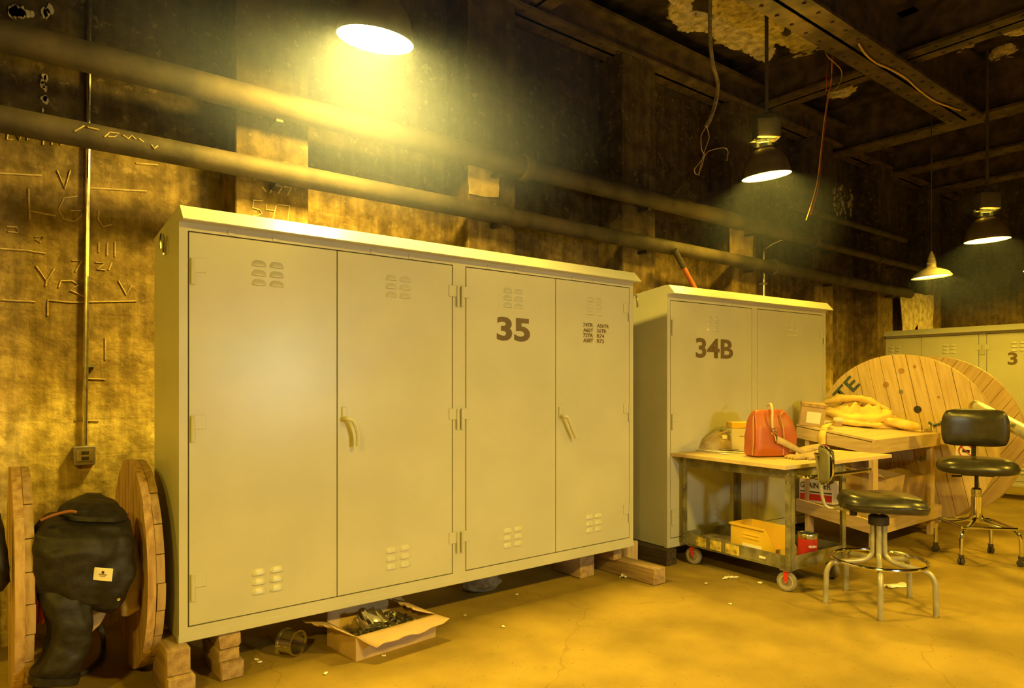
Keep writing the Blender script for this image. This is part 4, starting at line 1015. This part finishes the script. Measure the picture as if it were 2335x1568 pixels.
# red and white printed carton leaning at the cart end of the tray
p = Vector((5.84, 3.10, .25+.68*SL+.004)); t = thing('printed_carton', 'white carton printed GRAINGER over a red band, behind the cart', 'box', p)
t.rotation_euler = (math.radians(-1), math.radians(4), 0)
MB().box((0, -.155, 0), (.10, .155, .205), .003).build('body', WHITE, t)
MB().box((-.002, -.145, .018), (-.0003, .145, .075)).build('red_band', REDP, t); MB().box((-.002, -.145, .088), (-.0003, .145, .098)).build('black_line', IRON, t)
o = text_obj('brand_lettering', 'GRAINGER', IRON, .28, .05, (0, 0, 0), t, .015, m=Matrix(((0, 1, 0), (-1, 0, 0), (0, 0, 1)))); o.location = (-.0025, .145, .125)
o = MB().loft([((0, 0, .03), (.05, 0, 0), (0, .04, 0)), ((0, 0, .06), (.06, 0, 0), (0, .09, 0)), ((0, 0, .10), (.05, 0, 0), (0, .08, 0)), ((0, 0, .12), (.03, 0, 0), (0, .04, 0))], 20, .012, 14, 2, 4).build('rag', TAN); o.location = p+Vector((.05, -.04, .178)); tag(o, 'tan rag lying on the printed carton', 'rag')

# ------------------------------------------------------------------ stools
def cushion(w, d, th, saddle=.02, nu=28, nr=9):
    g = MB(); top = []; c_t = g.bm.verts.new((0, 0, th-saddle*.3)); prev = None
    prof = [(.25, 0), (.5, 0), (.72, .02), (.86, .10), (.95, .28), (1.0, .55)]
    rings = []
    for f, dz in prof:
        ps = []
        for k in range(nu):
            a = 2*PI*k/nu; ct, st = math.cos(a), math.sin(a); pw = 3.2
            x = math.copysign(abs(ct)**(2/pw), ct)*w/2*f; y = math.copysign(abs(st)**(2/pw), st)*d/2*f
            ps.append(Vector((x, y, th*(1-dz)+saddle*((x/(w/2))**2-.4)*(1 if x < 0 else .3)-saddle*.9*max(0, x/(w/2))**3)))
        rings.append(g.ring(ps))
    r_low = []
    for f, z in ((1.005, th*.36), (.97, th*.12), (.86, 0.0)):
        ps = []
        for k in range(nu):
            a = 2*PI*k/nu; ct, st = math.cos(a), math.sin(a); pw = 3.2
            x = math.copysign(abs(ct)**(2/pw), ct)*w/2*f; y = math.copysign(abs(st)**(2/pw), st)*d/2*f
            ps.append(Vector((x, y, z-saddle*.7*max(0, x/(w/2))**3)))
        rings.append(g.ring(ps))
    for k in range(nu): g.bm.faces.new((c_t, rings[0][k], rings[0][(k+1) % nu]))
    for i in range(len(rings)-1): g.skin(rings[i], rings[i+1])
    g.cap(rings[-1], True)
    return g
# near stool: five fixed legs, foot ring; faces away from the cart
SC = Vector((4.50, 1.975, 0)); f0 = on_z(2007, 1408, 0); a0 = math.atan2(f0.y-SC.y, f0.x-SC.x)
SA = math.atan2(-RS, RC)-math.radians(16)
t = thing('shop_stool', 'black padded swivel stool on five grey legs with chrome foot ring', 'stool', SC, SA)
for k in range(5):
    a = a0-SA+2*PI*k/5; ca, sa = math.cos(a), math.sin(a)
    pts = smooth_path([(.034*ca, .034*sa, .545), (.034*ca, .034*sa, .36), (.05*ca, .05*sa, .315), (.10*ca, .10*sa, .285), (.24*ca, .24*sa, .268), (.285*ca, .285*sa, .255), (.31*ca, .31*sa, .21), (.315*ca, .315*sa, .15), (.318*ca, .318*sa, .012)], 4)
    lg = MB().tube(pts, .0165, 12).build('leg', GREYP, t)
    MB().cyl((.318*ca, .318*sa, 0), (.318*ca, .318*sa, .014), .019, 12).build('glide', GALV, lg)
MB().tube([(.272*math.cos(2*PI*k/48), .272*math.sin(2*PI*k/48), .293) for k in range(48)], .0115, 10, closed=True).build('foot_ring', CHROME, t)
MB().cyl((0, 0, .30), (0, 0, .555), .022, 14).build('hub_core', GREYP, t)
MB().lathe([(.058, .515), (.060, .52), (.060, .565), (.050, .575), (.02, .58)], seg=20, cap0=True).build('hub_collar', IRON, t)
MB().cyl((0, 0, .57), (0, 0, .605), .014, 12).build('screw_post', CHROME, t)
MB().box((-.10, -.08, .598), (.10, .08, .612), .004).build('seat_plate', IRON, t)
cu = cushion(.50, .43, .105, .03).build('seat', VINYL, t, sharp=60); cu.location = (.02, 0, .612)
g = MB()
rim_ = [(.503*.5*math.copysign(abs(math.cos(2*PI*k/40))**(2/3.2), math.cos(2*PI*k/40)), .434*.5*math.copysign(abs(math.sin(2*PI*k/40))**(2/3.2), math.sin(2*PI*k/40))) for k in range(40)]
g.tube([(x+.02, y, .612+.047-.017*max(0, x/.25)**3) for x, y in rim_], .0045, 6, closed=True); g.build('seat_welt', VINYL, t)
MB().tube(smooth_path([(-.08, 0, .603), (-.24, 0, .603), (-.30, 0, .612), (-.325, .0, .66), (-.345, 0, .80), (-.365, 0, .955)], 5), .011, 10).build('back_bar', GREYP, t)
MB().lathe([(.001, .0), (.022, .004), (.022, .03), (.006, .034)], c=(-.15, -.02, .565), seg=14).build('adjust_knob', IRON, t)
# curved backrest
g = MB()
def bk(s, f, off):
    yy_ = (s-.5)*2; zz_ = (f-.5)*2; px_ = 3.0
    wdt = .17*(1-.12*abs(zz_)**3); ht = .125*(1-.22*abs(yy_)**3)
    return Vector((-.335+off+.045*(yy_**2)-.03*zz_*0, yy_*wdt, .885+zz_*ht))
o = MB().sheet(16, 12, lambda s, f: bk(s, f, 0)+Vector((.030*(1-abs(2*s-1)**4)*(1-abs(2*f-1)**4), 0, 0)))
o.build('backrest', VINYL, t, solid=.012, sharp=70)
MB().sheet(14, 10, lambda s, f: bk(.04+s*.92, .04+f*.92, -.012)).build('back_plate', OLIVEP, t, solid=.006, sharp=70)
MB().tube([bk(.5+.5*math.copysign(abs(math.cos(2*PI*k/40))**.55, math.cos(2*PI*k/40)), .5+.5*math.copysign(abs(math.sin(2*PI*k/40))**.55, math.sin(2*PI*k/40)), -.002) for k in range(40)], .007, 8, closed=True).build('back_trim', CHROME, t)
for dy in (-.02, .02): MB().cyl((-.375, dy, .95), (-.335, dy, .95), .009, 10).build('back_bolt', CHROME, t)

# far chair: drafting chair on casters, facing the camera
DC = Vector((6.33, 2.02, 0)); DA = math.atan2(-DC.y, -DC.x)+math.radians(4)
f0 = on_z(2192, 1287, 0); a0 = math.atan2(f0.y-DC.y, f0.x-DC.x); rl = (Vector((f0.x, f0.y, 0))-DC).length
t = thing('drafting_chair', 'tall black drafting chair on casters facing the near stool', 'chair', DC, DA)
corners = []
for k in range(4):
    a = a0-DA+PI/2*k; ca, sa = math.cos(a), math.sin(a); R_ = rl
    lg = MB().tube(smooth_path([(.025*ca, .025*sa, .50), (.025*ca, .025*sa, .38), (.05*ca, .05*sa, .32), (R_*.45*ca, R_*.45*sa, .285), (R_*.85*ca, R_*.85*sa, .262), (R_*.98*ca, R_*.98*sa, .225), (R_*ca, R_*sa, .16), (R_*ca, R_*sa, .075)], 4), .014, 10).build('leg', CHROME, t)
    cs = MB().box((R_*ca-.018, R_*sa-.018, .05), (R_*ca+.018, R_*sa+.018, .08), .004).build('caster', IRON, t)
    for sg in (-1, 1): MB().lathe([(.001, -.009), (.020, -.009), (.027, -.004), (.027, .004), (.020, .009), (.001, .009)], c=(R_*ca-sa*sg*.012, R_*sa+ca*sg*.012, .027), m=Matrix(((ca, 0, -sa), (sa, 0, ca), (0, 1, 0))), seg=16).build('wheel', RUBBER, cs)
    corners.append(Vector((R_*.92*ca, R_*.92*sa, .285)))
for k in range(4): MB().tube([corners[k], corners[(k+1) % 4]], .012, 10).build('foot_rail', CHROME, t)
MB().cyl((0, 0, .34), (0, 0, .56), .03, 16).build('column', CHROME, t)
MB().lathe([(.032, .50), (.036, .51), (.036, .56), (.028, .57)], seg=16).build('collar', GALV, t)
MB().cyl((0, 0, .56), (0, 0, .70), .014, 12).build('screw_post', IRON, t)
MB().box((-.10, -.11, .675), (.10, .11, .70), .005).build('seat_plate', IRON, t)
MB().tube([(.0, -.10, .66), (.0, -.17, .655)], .008, 8).build('lever', IRON, t)
cu = cushion(.46, .56, .115, .012).build('seat', VINYL, t, sharp=60); cu.location = (.02, 0, .70)
MB().tube(smooth_path([(-.10, 0, .69), (-.25, 0, .69), (-.29, 0, .74), (-.27, 0, .90), (-.255, 0, 1.02)], 5), .018, 8).build('back_bar', IRON, t)
def bk2(s, f, o_): 
    y = (s-.5)*2; z = (f-.5)*2; wd_ = .235*(1-.10*max(0, z)**2-.05*max(0, -z)**2)*(1-.06*abs(z)**6); hh = .150*(1-.08*abs(y)**4)
    return Vector((-.225+o_+.05*y*y, y*wd_, 1.045+z*hh))
MB().sheet(18, 14, lambda s, f: bk2(s, f, 0)+Vector((.035*(1-abs(2*s-1)**5)*(1-abs(2*f-1)**5), 0, 0))).build('backrest', VINYL, t, solid=.02, sharp=70)

# bright duct leaning on the big reel, with a dark rod
a = on_u(2224, 926, 7.10); b = at_d(2312, 972, 5.6); dr = (b-a).normalized(); e = b+dr*(-(b.z-.06)/dr.z)*1.0
t = thing('sheet_metal_duct', 'long shiny metal tube leaning against the big reel', 'tube', (e.x, e.y, 0))
MB().cyl((a-Vector((e.x, e.y, 0))), (0, 0, .06), .055, 24).build('tube', mat('bright_duct', (.72, .70, .62), .32, .6, .1, 12), t); MB().cyl(a-Vector((e.x, e.y, 0)), a+dr*.05-Vector((e.x, e.y, 0)), .058, 24).build('end_band', GALV, t)

# ------------------------------------------------------------------ hanging hoses and wires
def hang(label, name, cat, parts):
    o0 = parts[0][1][0]; t = thing(name, label, cat, o0)
    for nm, pts, r, mt in parts: MB().tube(smooth_path([p-o0 for p in pts], 5), r, 8).build(nm, mt, t)
FLEX = mat('flex_conduit', (.22, .17, .09), .6, .3, .3, 30)
vv = 3.55
hang('limp flexible conduit hanging from the ceiling with loose wire ends', 'flexible_conduit', 'conduit',
     [('sheath', [Vector((on_v(1619, 30, vv).x, vv, ZC-.002))]+[on_v(x, y, vv) for x, y in ((1619, 60), (1620, 100), (1626, 150), (1636, 185), (1633, 225), (1622, 265), (1611, 288))], .017, FLEX),
      ('wire', [on_v(x, y, vv) for x, y in ((1611, 288), (1599, 310), (1600, 340), (1606, 355), (1592, 375), (1583, 388), (1590, 398), (1600, 380), (1607, 355), (1620, 343), (1650, 337), (1660, 345), (1657, 366))], .003, TAN),
      ('wire', [on_v(x, y, vv) for x, y in ((1611, 288), (1617, 312), (1610, 335), (1602, 360), (1596, 385), (1594, 401))], .003, TAN)])
v2 = 3.35
REDW = mat('red_wire', (.40, .05, .015), .5); YW = mat('yellow_wire', (.50, .33, .08), .5)
top = lambda x, y: on_z(x, y, ZC-.03)
hang('bundle of red and yellow wires hanging down from the ceiling', 'hanging_wires', 'wires',
     [('wire', [top(1900, 105)]+[on_v(x, y, v2) for x, y in ((1897, 140), (1895, 190), (1889, 215), (1880, 270), (1872, 340), (1864, 410), (1850, 465), (1838, 502))], .0045, YW),
      ('wire', [top(1905, 105)]+[on_v(x, y, v2) for x, y in ((1899, 150), (1891, 210), (1883, 270), (1874, 345), (1868, 410), (1860, 450), (1848, 490))], .004, REDW),
      ('wire', [top(1875, 85)]+[on_v(x, y, v2) for x, y in ((1885, 125), (1905, 145), (1918, 160), (1918, 180), (1908, 200), (1893, 212))], .005, YW),
      ('wire', [top(1898, 110)]+[on_v(x, y, v2) for x, y in ((1886, 160), (1884, 208))], .004, REDW)])
wb = [('wire', [top(*p_) for p_ in q_], r_, m_) for q_, r_, m_ in (
     ([(1728, -25), (1790, 35), (1850, 68), (1905, 105)], .008, REDW), ([(1735, -25), (1800, 38), (1855, 72), (1900, 100)], .009, YW), ([(1750, -20), (1815, 40), (1860, 75), (1902, 108)], .006, REDW),
     ([(1880, 10), (1862, 45), (1858, 68), (1890, 92), (1903, 106)], .011, YW), ([(1935, 12), (1908, 50), (1880, 75)], .007, REDW), ([(1865, 15), (1830, 38), (1805, 50)], .007, REDW), ([(1830, 60), (1850, 85), (1880, 105), (1900, 112)], .010, TAN))]
hang('tangle of old wires strung along the ceiling plaster', 'ceiling_wires', 'wires', wb)
zb = 4.325
hang('thin cable clipped along the underside of the rusty girder', 'girder_cable', 'cable', [('cable', [on_z(x, y, zb) for x, y in ((1958, 100), (1975, 125), (2000, 145), (2030, 158), (2065, 178), (2095, 205), (2130, 230), (2160, 242), (2190, 252))], .009, YW)])


# ------------------------------------------------------------------ haze volumes added and shaped to imitate the glow around the lamps
def glow_volume(name, dens):
    hm = bpy.data.materials.new(name); hm.use_nodes = True; nt = hm.node_tree; nt.nodes.clear(); L = nt.links.new
    ou = nd(nt, 'ShaderNodeOutputMaterial'); vs = nd(nt, 'ShaderNodeVolumeScatter'); vs.inputs['Anisotropy'].default_value = .1; vs.inputs['Color'].default_value = (.42, .52, 1, 1)
    tc = nd(nt, 'ShaderNodeTexCoord'); ln = nd(nt, 'ShaderNodeVectorMath', operation='LENGTH'); L(tc.outputs['Object'], ln.inputs[0])
    cr = nd(nt, 'ShaderNodeValToRGB'); e = cr.color_ramp.elements; cr.color_ramp.interpolation = 'EASE'
    e.new(.42); e.new(.70)
    for i, (p_, v_) in enumerate(((.05, .20), (.40, .85), (.65, .75), (1.0, 0))): e[i].position = p_; e[i].color = (v_, v_, v_, 1)
    mu = nd(nt, 'ShaderNodeMath', operation='MULTIPLY'); mu.inputs[1].default_value = dens
    L(ln.outputs['Value'], cr.inputs[0]); L(cr.outputs[0], mu.inputs[0]); L(mu.outputs[0], vs.inputs['Density']); L(vs.outputs[0], ou.inputs['Volume'])
    return hm
GLOW1, GLOW2 = glow_volume('glow_haze', GLOW), glow_volume('thin_glow_haze', GLOW*.25)
for lab, px, py, dd, off, sc in (
        ('hazy glow added in the air under the large lamp', 856, 92, 3.74, (.1, -.05, -.10), (1.75, .85, .96)),
        ('hazy glow added under the lamp above cabinet 34B', 1748, 402, 6.05, (0, 0, -.2), (1.0, .72, .9)),
        ('hazy glow added under the lamp with the pale stem', 2251, 548, 7.25, (0, 0, -.2), (.9, .9, .8))):
    g = MB(); bmesh.ops.create_icosphere(g.bm, subdivisions=3, radius=1); o = g.build('haze', GLOW1 if dd < 5 else GLOW2)
    o.location = at_d(px, py, dd)+Vector(off); o.scale = sc
    tag(o, lab, 'haze', kind='stuff')
